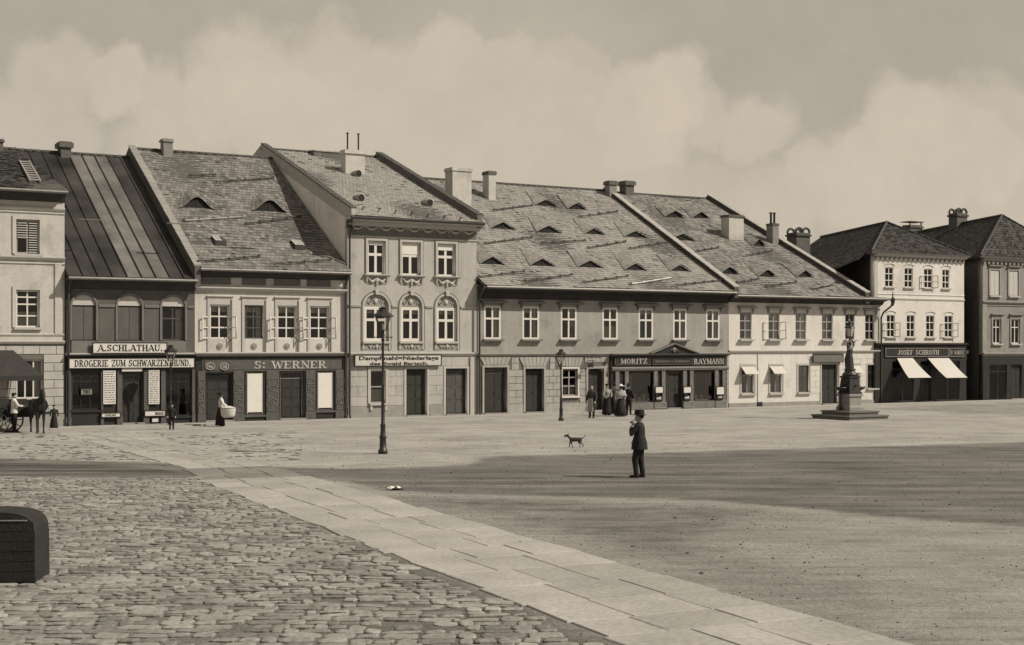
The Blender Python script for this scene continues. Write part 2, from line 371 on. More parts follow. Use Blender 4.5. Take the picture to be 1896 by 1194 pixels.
def ground_mat():
    m = bpy.data.materials.new('packed_earth'); m.use_nodes = True; t = m.node_tree; b = t.nodes['Principled BSDF']
    g = N(t, 'ShaderNodeNewGeometry'); P = g.outputs['Position']
    def noi(sc, det=6, mpsc=None, rough=.6, rot=0):
        n = N(t, 'ShaderNodeTexNoise'); n.inputs['Scale'].default_value = sc; n.inputs['Detail'].default_value = det; n.inputs['Roughness'].default_value = rough
        if mpsc:
            q = N(t, 'ShaderNodeMapping'); q.inputs['Scale'].default_value = mpsc; q.inputs['Rotation'].default_value = (0, 0, rot); L(t, P, q.inputs[0]); L(t, q.outputs[0], n.inputs['Vector'])
        else: L(t, P, n.inputs['Vector'])
        return n.outputs['Fac']
    da = N(t, 'ShaderNodeAttribute', attribute_name='dark').outputs['Fac']; ca = N(t, 'ShaderNodeAttribute', attribute_name='cob').outputs['Fac']
    nb = noi(.35, 5); nm = noi(1.6, 7); ns = noi(9, 6); nf = noi(45, 4); nr = noi(1, 7, (.16, 1.1, 1), rot=R(-6)); nr2 = noi(1, 8, (.5, 3.2, 1), .7, R(8))
    d = mathn(t, 'ADD', da, mathn(t, 'MULTIPLY', mathn(t, 'SUBTRACT', nm, .5), .75))
    d = sstep(t, d, .28, .66)
    dens = mathn(t, 'MULTIPLY', mathn(t, 'MAXIMUM', d, mathn(t, 'MULTIPLY', mathn(t, 'SUBTRACT', da, .2), 1.0)), mathn(t, 'ADD', .75, mathn(t, 'MULTIPLY', mathn(t, 'SUBTRACT', nr, .5), 1.3)))
    base = mathn(t, 'SUBTRACT', .355, mathn(t, 'MULTIPLY', dens, .262))
    base = mathn(t, 'SUBTRACT', base, mathn(t, 'MULTIPLY', ca, .16))
    fa = N(t, 'ShaderNodeAttribute', attribute_name='fore').outputs['Fac']
    base = mathn(t, 'SUBTRACT', base, mathn(t, 'MULTIPLY', mathn(t, 'MULTIPLY', fa, mathn(t, 'SUBTRACT', 1.0, d)), .065))
    k = mathn(t, 'ADD', 1.0, mathn(t, 'MULTIPLY', mathn(t, 'SUBTRACT', nb, .5), 1.0))
    k = mathn(t, 'ADD', k, mathn(t, 'MULTIPLY', mathn(t, 'SUBTRACT', nm, .5), .45))
    k = mathn(t, 'ADD', k, mathn(t, 'MULTIPLY', mathn(t, 'SUBTRACT', ns, .5), .65))
    k = mathn(t, 'ADD', k, mathn(t, 'MULTIPLY', mathn(t, 'SUBTRACT', nf, .5), 1.3))
    k = mathn(t, 'ADD', k, mathn(t, 'MULTIPLY', mathn(t, 'SUBTRACT', nr2, .5), 1.3))
    # wheel tracks: thin dark streaks
    tr = sstep(t, nr2, .60, .70); k = mathn(t, 'SUBTRACT', k, mathn(t, 'MULTIPLY', tr, .40))
    vo = N(t, 'ShaderNodeTexVoronoi'); vo.inputs['Scale'].default_value = 2.6; L(t, P, vo.inputs['Vector'])
    sp = sstep(t, vo.outputs['Distance'], .10, .04); k = mathn(t, 'SUBTRACT', k, mathn(t, 'MULTIPLY', sp, .35))
    k = mathn(t, 'MAXIMUM', k, .2)
    v = mathn(t, 'MULTIPLY', base, k)
    sc = N(t, 'ShaderNodeVectorMath', operation='SCALE'); sc.inputs[0].default_value = tone(1); L(t, v, sc.inputs['Scale']); L(t, sc.outputs[0], b.inputs['Base Color'])
    b.inputs['Roughness'].default_value = .95; b.inputs['Specular IOR Level'].default_value = .15
    bp = N(t, 'ShaderNodeBump'); bp.inputs['Strength'].default_value = .8; bp.inputs['Distance'].default_value = .07
    L(t, mathn(t, 'ADD', mathn(t, 'ADD', ns, mathn(t, 'MULTIPLY', nf, .5)), nr2), bp.inputs['Height']); L(t, bp.outputs[0], b.inputs['Normal']); return m
me.materials.append(ground_mat())
tag(link(bpy.data.objects.new('ground', me)), kind='structure')

def tiles_mesh_stone(w, l, h, rnd):     # a worn stone: uneven rounded outline, chamfered and slightly tilted top
    n = 9; o = rnd.uniform(0, 6.28); b = []
    for k in range(n):
        t = o+2*math.pi*(k+rnd.uniform(-.25, .25))/n; c, s_ = math.cos(t), math.sin(t); e = .55
        r = rnd.uniform(.88, 1.08)
        b.append((w/2*r*math.copysign(abs(c)**e, c), l/2*r*math.copysign(abs(s_)**e, s_)))
    tx, ty = rnd.uniform(-.02, .02)/w, rnd.uniform(-.02, .02)/l
    md = [(x, y, h*.62+x*tx+y*ty) for x, y in b]; tp = [(x*.80, y*.76, h+x*tx+y*ty) for x, y in b]
    vs = [(x, y, -.02) for x, y in b]+md+tp
    fs = [(k, (k+1) % n, (k+1) % n+n, k+n) for k in range(n)]+[(k+n, (k+1) % n+n, (k+1) % n+2*n, k+2*n) for k in range(n)]+[tuple(range(2*n, 3*n))]
    return vs, fs
rnd = random.Random(3)
# cobbles: the 300 nearest as parts, the rest joined
cobroot = empty('cobbled_pavement', G(150, 950), kind='structure')
cob = []
y = 15.5
while y < 40:
    row = rnd.uniform(.17, .32); x = -24 + rnd.uniform(0, .4)
    while x < 8:
        w = rnd.choice((rnd.uniform(.16, .32), rnd.uniform(.28, .62)))
        cx_, cy_ = x+w/2, y+row/2 + .05*math.sin(x*1.3)
        cob.append((cx_, cy_, w-.03, row-.03)); x += w
    y += row
cc = np.array([(a, b) for a, b, _, _ in cob]); dd = sdist(cc[:, 0], cc[:, 1], cob_poly)
cob = [c for c, q in zip(cob, dd) if q > .18 and c[0]/c[1] > -.40 and rnd.random() > .05]
def dark_blk(c): return False
cob.sort(key=lambda c: c[1])
variants = []
stone_mats = [mat('cobblestone_%s' % s, v, .45, .8, .6, fine=.35) for s, v in (('pale', .275), ('mid', .25), ('grey', .23), ('dark', .18))]
for i in range(16):
    mb = MB(); mb.add(*tiles_mesh_stone(.45, .30, .035, rnd)); variants.append(mb.mesh('cobblestone', stone_mats[i % 4]))
vis = [c for c in cob if -.37 < c[0]/c[1] < .37 and CAMH/c[1] < (1210-HY)/F]
first = vis[:300]; fs0 = set(map(id, first))
for c in first:
    o = inst('cobblestone', rnd.choice(variants), cobroot, Vector((c[0], c[1], -.012)) - cobroot.location, rnd.uniform(-.16, .16)); o.scale = (c[2]/.44, c[3]/.29, rnd.uniform(.45, 1.0))
for q in range(4):
    mb = MB()
    for i, c in enumerate(cob):
        if id(c) in fs0 or (i*7919) % 4 != q: continue
        vs1, fs1 = tiles_mesh_stone(c[2], c[3], .035*rnd.uniform(.45, 1.0), rnd); a = rnd.uniform(-.16, .16)
        mb.add([(c[0]+x*math.cos(a)-y*math.sin(a)-cobroot.location.x, c[1]+x*math.sin(a)+y*math.cos(a)-cobroot.location.y, z-.012) for x, y, z in vs1], fs1)
    mb.build('distant_cobblestones', stone_mats[q], cobroot, kind='stuff')
# flagstone footpath across the square
pathroot = empty('flagstone_path', G(700, 950), kind='structure')
fl_m = [mat('flagstone_%s' % s, v, .22, .8, .35, fine=.20) for s, v in (('pale', .36), ('mid', .335), ('grey', .305))]
def lay_path(c0, c1, w0, w1, n_across=3, ll=1.15):
    c0, c1 = Vector(c0), Vector(c1); d = (c1-c0); ln = d.length; d.normalize(); s = Vector((d.y, -d.x)); t = 0
    while t < ln-.3:
        l = min(rnd.uniform(.8, 1.3)*ll, ln-t); w = w0+(w1-w0)*t/ln
        cuts = [0]+sorted((k+rnd.uniform(-.17, .17))/n_across for k in range(1, n_across))+[1]
        for a, b in zip(cuts, cuts[1:]):
            g = .009; q = []
            for (aa, tt) in ((a*w+g, t+g), (b*w-g, t+g), (b*w-g, t+l-g), (a*w+g, t+l-g)):
                e_ = .07 if (aa < .05 or aa > w-.05) else .012
                p = c0 + d*(tt+rnd.uniform(-.02, .02)) + s*(aa-w/2+rnd.uniform(-e_, e_)); q.append((p.x-pathroot.location.x, p.y-pathroot.location.y))
            h = .014+rnd.uniform(-.005, .005); cx_, cy_ = sum(p[0] for p in q)/4, sum(p[1] for p in q)/4
            mb = MB(); top = [((x-cx_)*.975, (y-cy_)*.975, h+rnd.uniform(-.003, .003)) for x, y in q]; md = [(x-cx_, y-cy_, h-.012) for x, y in q]; bt = [(x-cx_, y-cy_, -.02) for x, y in q]
            mb.add(bt+md+top, [(0,1,5,4),(1,2,6,5),(2,3,7,6),(3,0,4,7),(4,5,9,8),(5,6,10,9),(6,7,11,10),(7,4,8,11),(8,9,10,11)])
            inst('flagstone', mb.mesh('flagstone', rnd.choice(fl_m)), pathroot, (cx_, cy_, 0))
        t += l
a0 = (G(1150, 1194)+G(1700, 1194))/2; a1 = (G(370, 883)+G(575, 888))/2; dd_ = (a0-a1).normalized()
lay_path((a0+dd_*3)[:2], a1[:2], 3.15, 3.0)
b0 = (G(345, 864)+G(495, 866))/2; b1 = (G(120, 800)+G(235, 801))/2
lay_path(b0[:2], b1[:2], 2.4, 3.1, 3, 1.5)
fl_m = [mat('flagstone_dusty', .19, .3, .9, .25, fine=.25)]  # darker slabs where the path crosses the dark band
lay_path(a1[:2], b0[:2], 2.9, 2.5)

# raised pavement strip in front of the row, with kerb stones
pv = empty('pavement', WP(U(-60), -1.0), A, kind='structure')
LEN = U(2020)-U(-60)
MB().box(0, LEN, -.55, 1.0, -.05, .06).build('paving_bed', M_WALK, pv)
x = 0; kers = [MB().box(.008, 1.492-.5*k/10, -.75, -.56, -.05, .055+.003*(k % 3)).mesh('kerb_stone', M_KERB) for k in range(4)]
k = 0
while x < LEN-1.5:
    inst('kerb_stone', kers[k % 4], pv, (x, 0, 0)); x += 1.492-.5*(k % 4)/10+.012; k += 1
x = 0
while x < LEN-1:
    w = rnd.uniform(.8, 1.2); 
    for v0 in (-.54, .10): cbox('paving_slab', M_WALK, pv, x+.01, x+round(w, 1)-.01, v0, v0+.62, .055, .068)
    x += round(w, 1)

# ------------------------------------------------------------------ houses
class House:
    def __init__(s, name, xl, xr, label, cat='house'):
        s.xl, s.xr = xl, xr; s.u0 = U(xl); s.w = U(xr)-s.u0
        s.root = empty(name, WP(s.u0, 0), A, label, cat)
    def X(s, x, v=0): return U(x, v)-s.u0
    def slope(s, eave_px, ridge, ov, r):       # eave pixel (on v=-ov), ridge height, half depth
        s.ov = ov; s.ze = Z(eave_px[0], eave_px[1], -ov); s.r = r; s.zr = ridge; s.tp = (s.zr-s.ze)/(r+ov)
    def rz(s, v): return s.ze+(v+s.ov)*s.tp if v <= s.r else s.zr-(v-s.r)*s.tp
    def hit(s, x, y):                          # photo pixel -> local point on the front slope
        t = (x-CX)/F; q = (HY-y)/F
        a = t*nvec.x+nvec.y; c = nvec.dot(P0)  # v = s*a - c
        k = (s.ze+(s.ov-c)*s.tp-CAMH)/(q-a*s.tp); v = k*a-c
        u = (Vector((t*k, k))-P0).dot(dvec); return Vector((u-s.u0, v, s.rz(v)))
def gable(h, side, m, top=0.0, th=.3, name='gable_wall', vf=.0):
    x0 = .004 if side == 0 else h.w-th-.004
    p = [(vf, 0), (vf, h.rz(vf)+top-.12), (h.r, h.zr+top-.12), (2*h.r, h.rz(2*h.r)+top-.12), (2*h.r, 0)]
    return MB().prism_x(p, x0, x0+th).build(name, m, h.root)
def coping(h, xu, m, over=.32, w=.42, dark=None, v0=None, wallm=None):     # raised party-wall strip with coping pieces up the slope
    v0 = -h.ov-.05 if v0 is None else v0
    p = [(v0, h.rz(v0)-.35), (v0, h.rz(v0)+over), (h.r, h.zr+over), (2*h.r+.2, h.rz(2*h.r)+over), (2*h.r+.2, h.rz(2*h.r)-.35), (h.r, h.zr-.35)]
    MB().prism_x(p, xu-w*.36, xu+w*.36).build('parapet', wallm or m, h.root)
    n = int((h.r-v0)/.42); k = (h.r-v0)/n; sl = math.atan(h.tp)
    me = MB().prism_x([(0, 0), (0, .07), (k+.03, .045+(k+.03)*h.tp), (k+.03, (k+.03)*h.tp)], -w/2, w/2).mesh('coping_stone', dark or m)
    for i in range(n): inst('coping_stone', me, h.root, (xu+rnd.uniform(-.012, .012), v0+i*k, h.rz(v0+i*k)+over+.003))
def tile_slope(h, x0, x1, m, tw=.21, tl=.27, name='roof_tiles', v1=None):
    mb = MB(); v = -h.ov-.04; c = math.cos(math.atan(h.tp)); dv = tl*c; row = 0; v1 = v1 or h.r
    nrm = Vector((0, -h.tp, 1)).normalized(); up = Vector((0, 1, h.tp)).normalized()
    wav = rnd.uniform(0, 9)
    while v < v1-.02:
        x = x0 + (tw/2 if row % 2 else 0) - tw
        while x < x1:
            a, b = max(x+.006, x0), min(x+tw-.006, x1)
            if b-a > .03:
                sag = .03*math.sin(x*.8+wav)*math.sin(v*.6+wav)
                lift = rnd.uniform(.02, .034) if rnd.random() > .03 else .06
                p = Vector((0, v, h.rz(v)+sag))+nrm*lift; q = p+up*(tl+.03)-nrm*(lift-.008)
                jx = rnd.uniform(-.004, .004); cut = .03
                mid = (a+b)/2+jx; p2 = p-up*.02
                mb.add([(a+jx, p.y, p.z), (b+jx, p.y, p.z), (b, q.y, q.z), (a, q.y, q.z), (mid, p2.y, p2.z), (a+jx, p.y+nrm.y*-.02, p.z-.02), (b+jx, p.y-nrm.y*.02, p.z-.02)],
                       [(0, 4, 1, 2, 3), (0, 5, 6, 1, 4)])
            x += tw
        v += dv; row += 1
    o = mb.build(name, m, h.root, kind='stuff'); return o
def roof_slab(h, x0, x1, m, th=.14, name='roof'):
    f = lambda v, d: (v, h.rz(v)+d)
    p = [f(-h.ov, -th), f(-h.ov, 0), f(h.r, 0), f(2*h.r+h.ov, 0), f(2*h.r+h.ov, -th), f(h.r, -th-.02)]
    o = MB().prism_x(p, x0, x1).build(name, m, h.root)
    x = x0; n = int((x1-x0)/.4); k = (x1-x0)/n
    mm = MB().tube([(-.01, 0, 0), (k+.02, 0, .012)], [.085, .095], 8).mesh('ridge_tile', M_COPD, True)
    for i in range(n): inst('ridge_tile', mm, h.root, (x0+i*k, h.r, h.zr+.03))
    return o
def gutter(h, x0, x1, m=M_ZINC):
    MB().tube([(x0, -h.ov-.11, h.ze-.10), (x1, -h.ov-.11, h.ze-.10)], .075, 8).build('gutter', m, h.root)
def body(h, wall_top, m_int=M_INT):
    # back wall, dark screen added behind the windows so rooms look unlit, floors
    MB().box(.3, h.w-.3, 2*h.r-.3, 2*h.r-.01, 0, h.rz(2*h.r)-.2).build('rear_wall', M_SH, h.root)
    MB().box(.31, h.w-.31, 1.6, 1.7, 0, wall_top-.1).build('dark_room_screen', m_int, h.root)
def pane_frame(parent, w, hgt, m, cols=2, splits=(0, .66, 1), fw=.06, mid=.06, d=.05, v=0, glass=True, sub=None):
    """frame ring + mullions + one pane object per light; local x 0..w, z 0..hgt, front at v"""
    outer = rect(0, w, 0, hgt); holes = []; panes = []
    iw = (w-2*fw-(cols-1)*mid)/cols
    for i in range(cols):
        x0 = fw+i*(iw+mid)
        for a, b in zip(splits, splits[1:]):
            z0 = (fw if a == 0 else a*hgt+mid/2); z1 = (hgt-fw if b == 1 else b*hgt-mid/2)
            holes.append(rect(x0, x0+iw, z0, z1)); panes.append((x0, x0+iw, z0, z1))
    key = ('fr', round(w, 2), round(hgt, 2), cols, splits, fw, m.name)
    if key not in _cache:
        me = plate(outer, holes, 0, d); me.materials.clear(); me.materials.append(m); me.name = 'window_frame'; _cache[key] = me
    return _cache[key], panes
def window(h, x0, x1, z0, z1, m=M_WF, v=.10, cols=2, splits=(0, .64, 1), fw=.07, mid=.06, curtain='side', sill=M_TRIML, sill_w=.12, name='window', sill_d=.10, blind=0, parts=True):
    w, hg = x1-x0, z1-z0
    me, panes = pane_frame(h.root, w, hg, m, cols, tuple(splits), fw, mid)
    o = inst(name, me, h.root, (x0, v, z0))
    for p in panes:
        k = ('pane', round(p[1]-p[0], 2), round(p[3]-p[2], 2))
        if k not in _cache: _cache[k] = MB().box(0, k[1], 0, .006, 0, k[2]).mesh('pane', GLASS)
        q = inst('pane', _cache[k], o, (p[0], .02, p[2])); q.scale = ((p[1]-p[0])/k[1], 1, (p[3]-p[2])/k[2])
    if curtain:
        mb = MB()
        def cloth(a, b, c, d):
            n = max(4, int((b-a)/.05)); pts = []
            for i in range(n+1): pts.append((a+(b-a)*i/n, .16+.022*math.sin(i*1.9+a*7)))
            mb.add([(x, y, c) for x, y in pts]+[(x, y, d) for x, y in pts], [(i, i+1, n+2+i, n+1+i) for i in range(n)])
        if curtain in ('side', 'both'): cloth(w*.70+rnd.uniform(-.04, .03), w-.03, .03, hg-.03)
        if curtain == 'both': cloth(.03, w*.24, .03, hg-.03)
        if curtain in ('top', 'both'): cloth(.03, w-.03, hg*.80, hg-.02)
        if curtain == 'full': cloth(.03, w-.03, .03, hg-.03)
        if curtain == 'low': cloth(.03, w-.03, .03, hg*.42)
        mb.build('curtain', M_CUR, o)
    if blind: MB().box(.05, w-.05, -.02, -.008, hg*(1-blind), hg-.05).build('roller_blind', M_BLIND, o)
    if sill: cbox('sill', sill, o, -.10, w+.10, -v-sill_w, -.002, -sill_d, -.003)
    return o
def hood(h, x0, x1, z, m=M_TRIML, d=.26, ext=.16, th=.10, frieze=.22, fm=None):
    o = MB().prism_x([(-.005, z), (-d+.05, z), (-d, z+th*.45), (-d, z+th), (-.005, z+th+.05)], x0-ext, x1+ext).build('window_hood', m, h.root)
    for x in (x0-.09, x1+.01):
        MB().prism_x([(-.006, z-frieze-.05), (-.06, z-frieze), (-.16, z-.003), (-.006, z-.003)], x, x+.08).build('bracket', fm or m, o)
    return o
def open_sash(win, w, z0, z1, side, ang, m=M_WF):     # casement leaf opened outwards
    hg = z1-z0; fr = plate(rect(0, w, 0, hg), [rect(.05, w-.05, .05, hg*.5-.02), rect(.05, w-.05, hg*.5+.02, hg-.05)], 0, .04)
    fr.materials.clear(); fr.materials.append(m); fr.name = 'open_sash'
    o = inst('open_sash', fr, win, (0, -.02, z0))
    if side < 0: o.location.x = 0; o.rotation_euler = (0, 0, R(180+ang))
    else: o.location.x = win_w[win.name]; o.rotation_euler = (0, 0, R(-ang))
    return o
win_w = {}
def door(h, x0, x1, z0, z1, m=M_DOOR, v=.14, panels=3, leafs=2, light=.16, name='door', frame=M_GF, open_leaf=False):
    hg = z1-z0; w = x1-x0
    o = plate_obj(name, frame, h.root, rect(x0, x1, z0, z1), [rect(x0+.07, x1-.07, z0+.02, z1-.07)], v-.03, v+.08)
    lw = (w-.16)/leafs; zt = z1-.09-hg*light
    if light: MB().box(x0+.08, x1-.08, v+.02, v+.03, zt+.06, z1-.08).build('transom_pane', GLASS, o); MB().box(x0+.071, x1-.071, v, v+.05, zt, zt+.055).build('transom_bar', frame, o)
    for i in range(leafs):
        a = x0+.08+i*lw; l = MB().box(a+.004, a+lw-.004, v+.02, v+.07, z0+.03, zt-.005)
        ph = (zt-z0-.03)/panels
        for k in range(panels): l.box(a+.07, a+lw-.07, v+.005, v+.021, z0+.09+k*ph, z0+.03+(k+1)*ph-.05)
        l.build('door_leaf', m, o)
    MB().ball((x0+w/2+.05, v-.01, z0+1.0), .03, 8, 5).build('handle', M_IRON, o)
    cbox('doorstep', M_STEPL, o, x0-.05, x1+.05, -.22, .10, .06, z0+.018)
    return o
def surround(h, x0, x1, z0, z1, m, w=.11, d=.05, bottom=False, name='window_surround'):
    holes = [rect(x0-.01, x1+.01, z0-(.001 if bottom else .01), z1+.01)]
    if bottom: out = rect(x0-w, x1+w, z0-w, z1+w); return plate_obj(name, m, h.root, out, holes, -d, -.003)
    out = [(x0-w, z0), (x0-.01, z0), (x0-.01, z1+.01), (x1+.01, z1+.01), (x1+.01, z0), (x1+w, z0), (x1+w, z1+w), (x0-w, z1+w)]
    return plate_obj(name, m, h.root, out, [], -d, -.003)
def band(h, x0, x1, z, hgt, d, m, name='string_course', top_m=None, ends=0):
    return MB().prism_x([(-.004, z-hgt), (-d*.5, z-hgt), (-d, z-hgt*.35), (-d, z-.01), (-.004, z+.02)], x0-ends, x1+ends).build(name, m, h.root)
def blocks(h, x0, x1, z0, z1, holes, m, bw=.62, bh=.34, g=.013, d=.028, name='stone_block'):
    """rusticated blocks laid in courses, each a part; holes = rectangles to keep free"""
    n = max(1, round((z1-z0)/bh)); bh = (z1-z0)/n
    for r in range(n):
        a, b = z0+r*bh+g, z0+(r+1)*bh-g; spans = [(x0, x1)]
        for hx0, hx1, hz0, hz1 in holes:
            if hz0 < b and hz1 > a:
                ns = []
                for s, e in spans:
                    if hx1 <= s or hx0 >= e: ns.append((s, e)); continue
                    if hx0-s > .06: ns.append((s, hx0))
                    if e-hx1 > .06: ns.append((hx1, e))
                spans = ns
        for s, e in spans:
            k = max(1, round((e-s)/bw)); w = (e-s)/k
            cuts = [s+i*w for i in range(k+1)]
            if r % 2 and k > 0:
                cuts = [s]+[c+w/2 for c in cuts[:-1]]+[e] if (e-s) > .5 else cuts
            for p, q in zip(cuts, cuts[1:]):
                if q-p < .08: continue
                cbox(name, m, h.root, p+g, q-g, -d, -.002, a, b)
def voussoirs(h, xc, w, z0, z1, m, n=7, sp=1.5):
    for i in range(n):
        a = -w/2+w*i/n; b = -w/2+w*(i+1)/n
        MB().prism_y([(xc+a+.012, z0+.01), (xc+b-.012, z0+.01), (xc+b*sp-.012, z1-.01), (xc+a*sp+.012, z1-.01)], -.045, -.003).build('voussoir', m, h.root)
def chimney(h, xl, xc, xr, ytop, ybase, m=M_BR, cap=.06, caph=.16, pots=0, poth=.9, v=None, capm=None, arcs=0, potr=.06):
    if v is None: b = h.hit(xc, ybase)
    else: b = Vector((U(xc, v)-h.u0, v, h.rz(v) if hasattr(h, 'tp') else 0))
    v = b.y; x0 = b.x; x1 = U(xr, v)-h.u0
    ub = x0+h.u0; v2 = Vsolve(ub, xl); dep = max(.35, min(v2-v, 2.2))
    zt = Z(xc, ytop, v); zb = b.z-1.2
    o = MB().box(x0, x1, v, v+dep, zb, zt-caph).build('chimney', m, h.root)
    MB().box(x0-cap, x1+cap, v-cap, v+dep+cap, zt-caph+.003, zt-.06).box(x0-cap*.4, x1+cap*.4, v-cap*.4, v+dep+cap*.4, zt-.058, zt).build('chimney_cap', capm or m, o)
    for i in range(pots):
        px_ = x0+(x1-x0)*(.5 if pots == 1 else .22+.56*i/(pots-1))
        MB().lathe([(potr, 0), (potr*.8, .1), (potr*.75, poth-.08), (potr*1.5, poth-.06), (potr*1.5, poth-.02), (potr*.6, poth)], (px_, v+dep/2, zt+.003), 10).build('chimney_pot', M_IRON, o, True)
    if arcs:
        for k in range(arcs+1):
            yy = v+.02+(dep-.04)*k/arcs
            pts = [(x0+(x1-x0)*(.5-.5*math.cos(math.pi*i/10)), yy, zt+arcs*.0+.45*math.sin(math.pi*i/10)) for i in range(11)]
            MB().tube(pts, .05, 6).build('chimney_arch', M_BRD, o)
    return o
def dormer(h, xa, xb, yb, hgt=.40, tail=1.9, m=M_TILE, arc=False):
    p = h.hit((xa+xb)/2, yb); w = (h.hit(xb, yb)-h.hit(xa, yb)).length
    hw = w/2; v0 = p.y; n = 12 if arc else 8
    prof = []
    for i in range(n+1):
        s = -1+2*i/n; prof.append((s*hw, hgt*((.5+.5*math.cos(math.pi*s)) if arc else max(0, 1-abs(s))**.85)))
    vs, fs = [], []; T = 6
    mb = MB(); T = max(5, int(tail/.24))
    for j in range(T):
        for i in range(n):
            q4 = []
            for f, li, ii in ((j/T, .075, i), (j/T, .075, i+1), (min(1, (j+1.1)/T), .045, i+1), (min(1, (j+1.1)/T), .045, i)):
                x, z = prof[ii]; q4.append((p.x+x*(1-.72*f), v0+tail*f, h.rz(v0+tail*f)+z*(1-f)+li))
            mb.add(q4+[(q4[0][0], q4[0][1], q4[0][2]-.03), (q4[1][0], q4[1][1], q4[1][2]-.03)], [(0, 1, 2, 3), (0, 4, 5, 1)])
    # front lip
    mb.add([(p.x+x, v0-.10, h.rz(v0)+z+.045-.02) for x, z in prof]+[(p.x+x, v0, h.rz(v0)+z+.045) for x, z in prof], [(i, i+1, n+2+i, n+1+i) for i in range(n)])
    o = mb.build('dormer', m, h.root)
    MB().prism_y([(p.x+x*.97, h.rz(v0)+max(z*.93, 0)+(.0 if z > 0 else -.03)) for x, z in prof], v0+.02, v0+.08).build('dormer_opening', M_LET, o)
    MB().box(p.x-.02, p.x+.02, v0-.01, v0+.018, h.rz(v0), h.rz(v0)+hgt*.85).build('dormer_post', M_TRIM, o)
    return o
def snow_guard(h, xa, ya, xb, yb, m=M_TRIM, r=.032):
    a, b = h.hit(xa, ya), h.hit(xb, yb); up = Vector((0, -h.tp, 1)).normalized()*.13
    o = MB().tube([a+up, (a+b)/2+up*.9, b+up], r, 6).build('snow_guard', m, h.root)
    n = max(2, int((b-a).length/.75))
    for i in range(n+1):
        c = a+(b-a)*(i/n); MB().bar(c+Vector((0, .18, .18*h.tp+.03)), c+up*1.5, .03).bar(c+up*.1, c+up*1.5, .03).build('guard_bracket', M_IRON, o)
def downpipe(h, x, ztop, v=-.14, zb=.08, m=M_PIPE, bow=None):
    pts = [(x, -h.ov-.05, ztop), (x, -h.ov*.6, ztop-.25), (x, v, ztop-.55), (x, v, zb+.2), (x, v-.08, zb)]
    MB().tube(pts, .055, 8).build('downpipe', m, h.root)
def shop_board(name, x0, x1, y0, y1, v, texts, label, mboard=M_SIGN, mtext=M_LET, frame=M_SHOP, th=.05, cat='sign'):
    """a sign board that stands on the facade line: texts = [(string, px0, px1, py_top, py_bottom)]"""
    xm = (x0+x1)/2; u0, u1 = U(x0, v), U(x1, v); zt, zb = Z(xm, y0, v), Z(xm, y1, v)
    o = empty(name, WP(u0, v, zb), A, label, cat)
    MB().box(0, u1-u0, -th, 0, 0, zt-zb).build('board', mboard, o)
    if frame: plate_obj('frame', frame, o, rect(-.03, u1-u0+.03, -.03, zt-zb+.03), [rect(.002, u1-u0-.002, .002, zt-zb-.002)], -th-.02, 0)
    for (s, a, b, c, d) in texts:
        xm2 = (a+b)/2
        if s.upper() == s: serif_text(s, mtext, o, U(a, v)-u0, U(b, v)-u0, Z(xm2, d, v)-zb, Z(xm2, c, v)-zb, -th-.002)
        else: text_obj('lettering', s, mtext, o, U(a, v)-u0, U(b, v)-u0, Z(xm2, d, v)-zb, Z(xm2, c, v)-zb, -th-.002, th=.012)
    return o

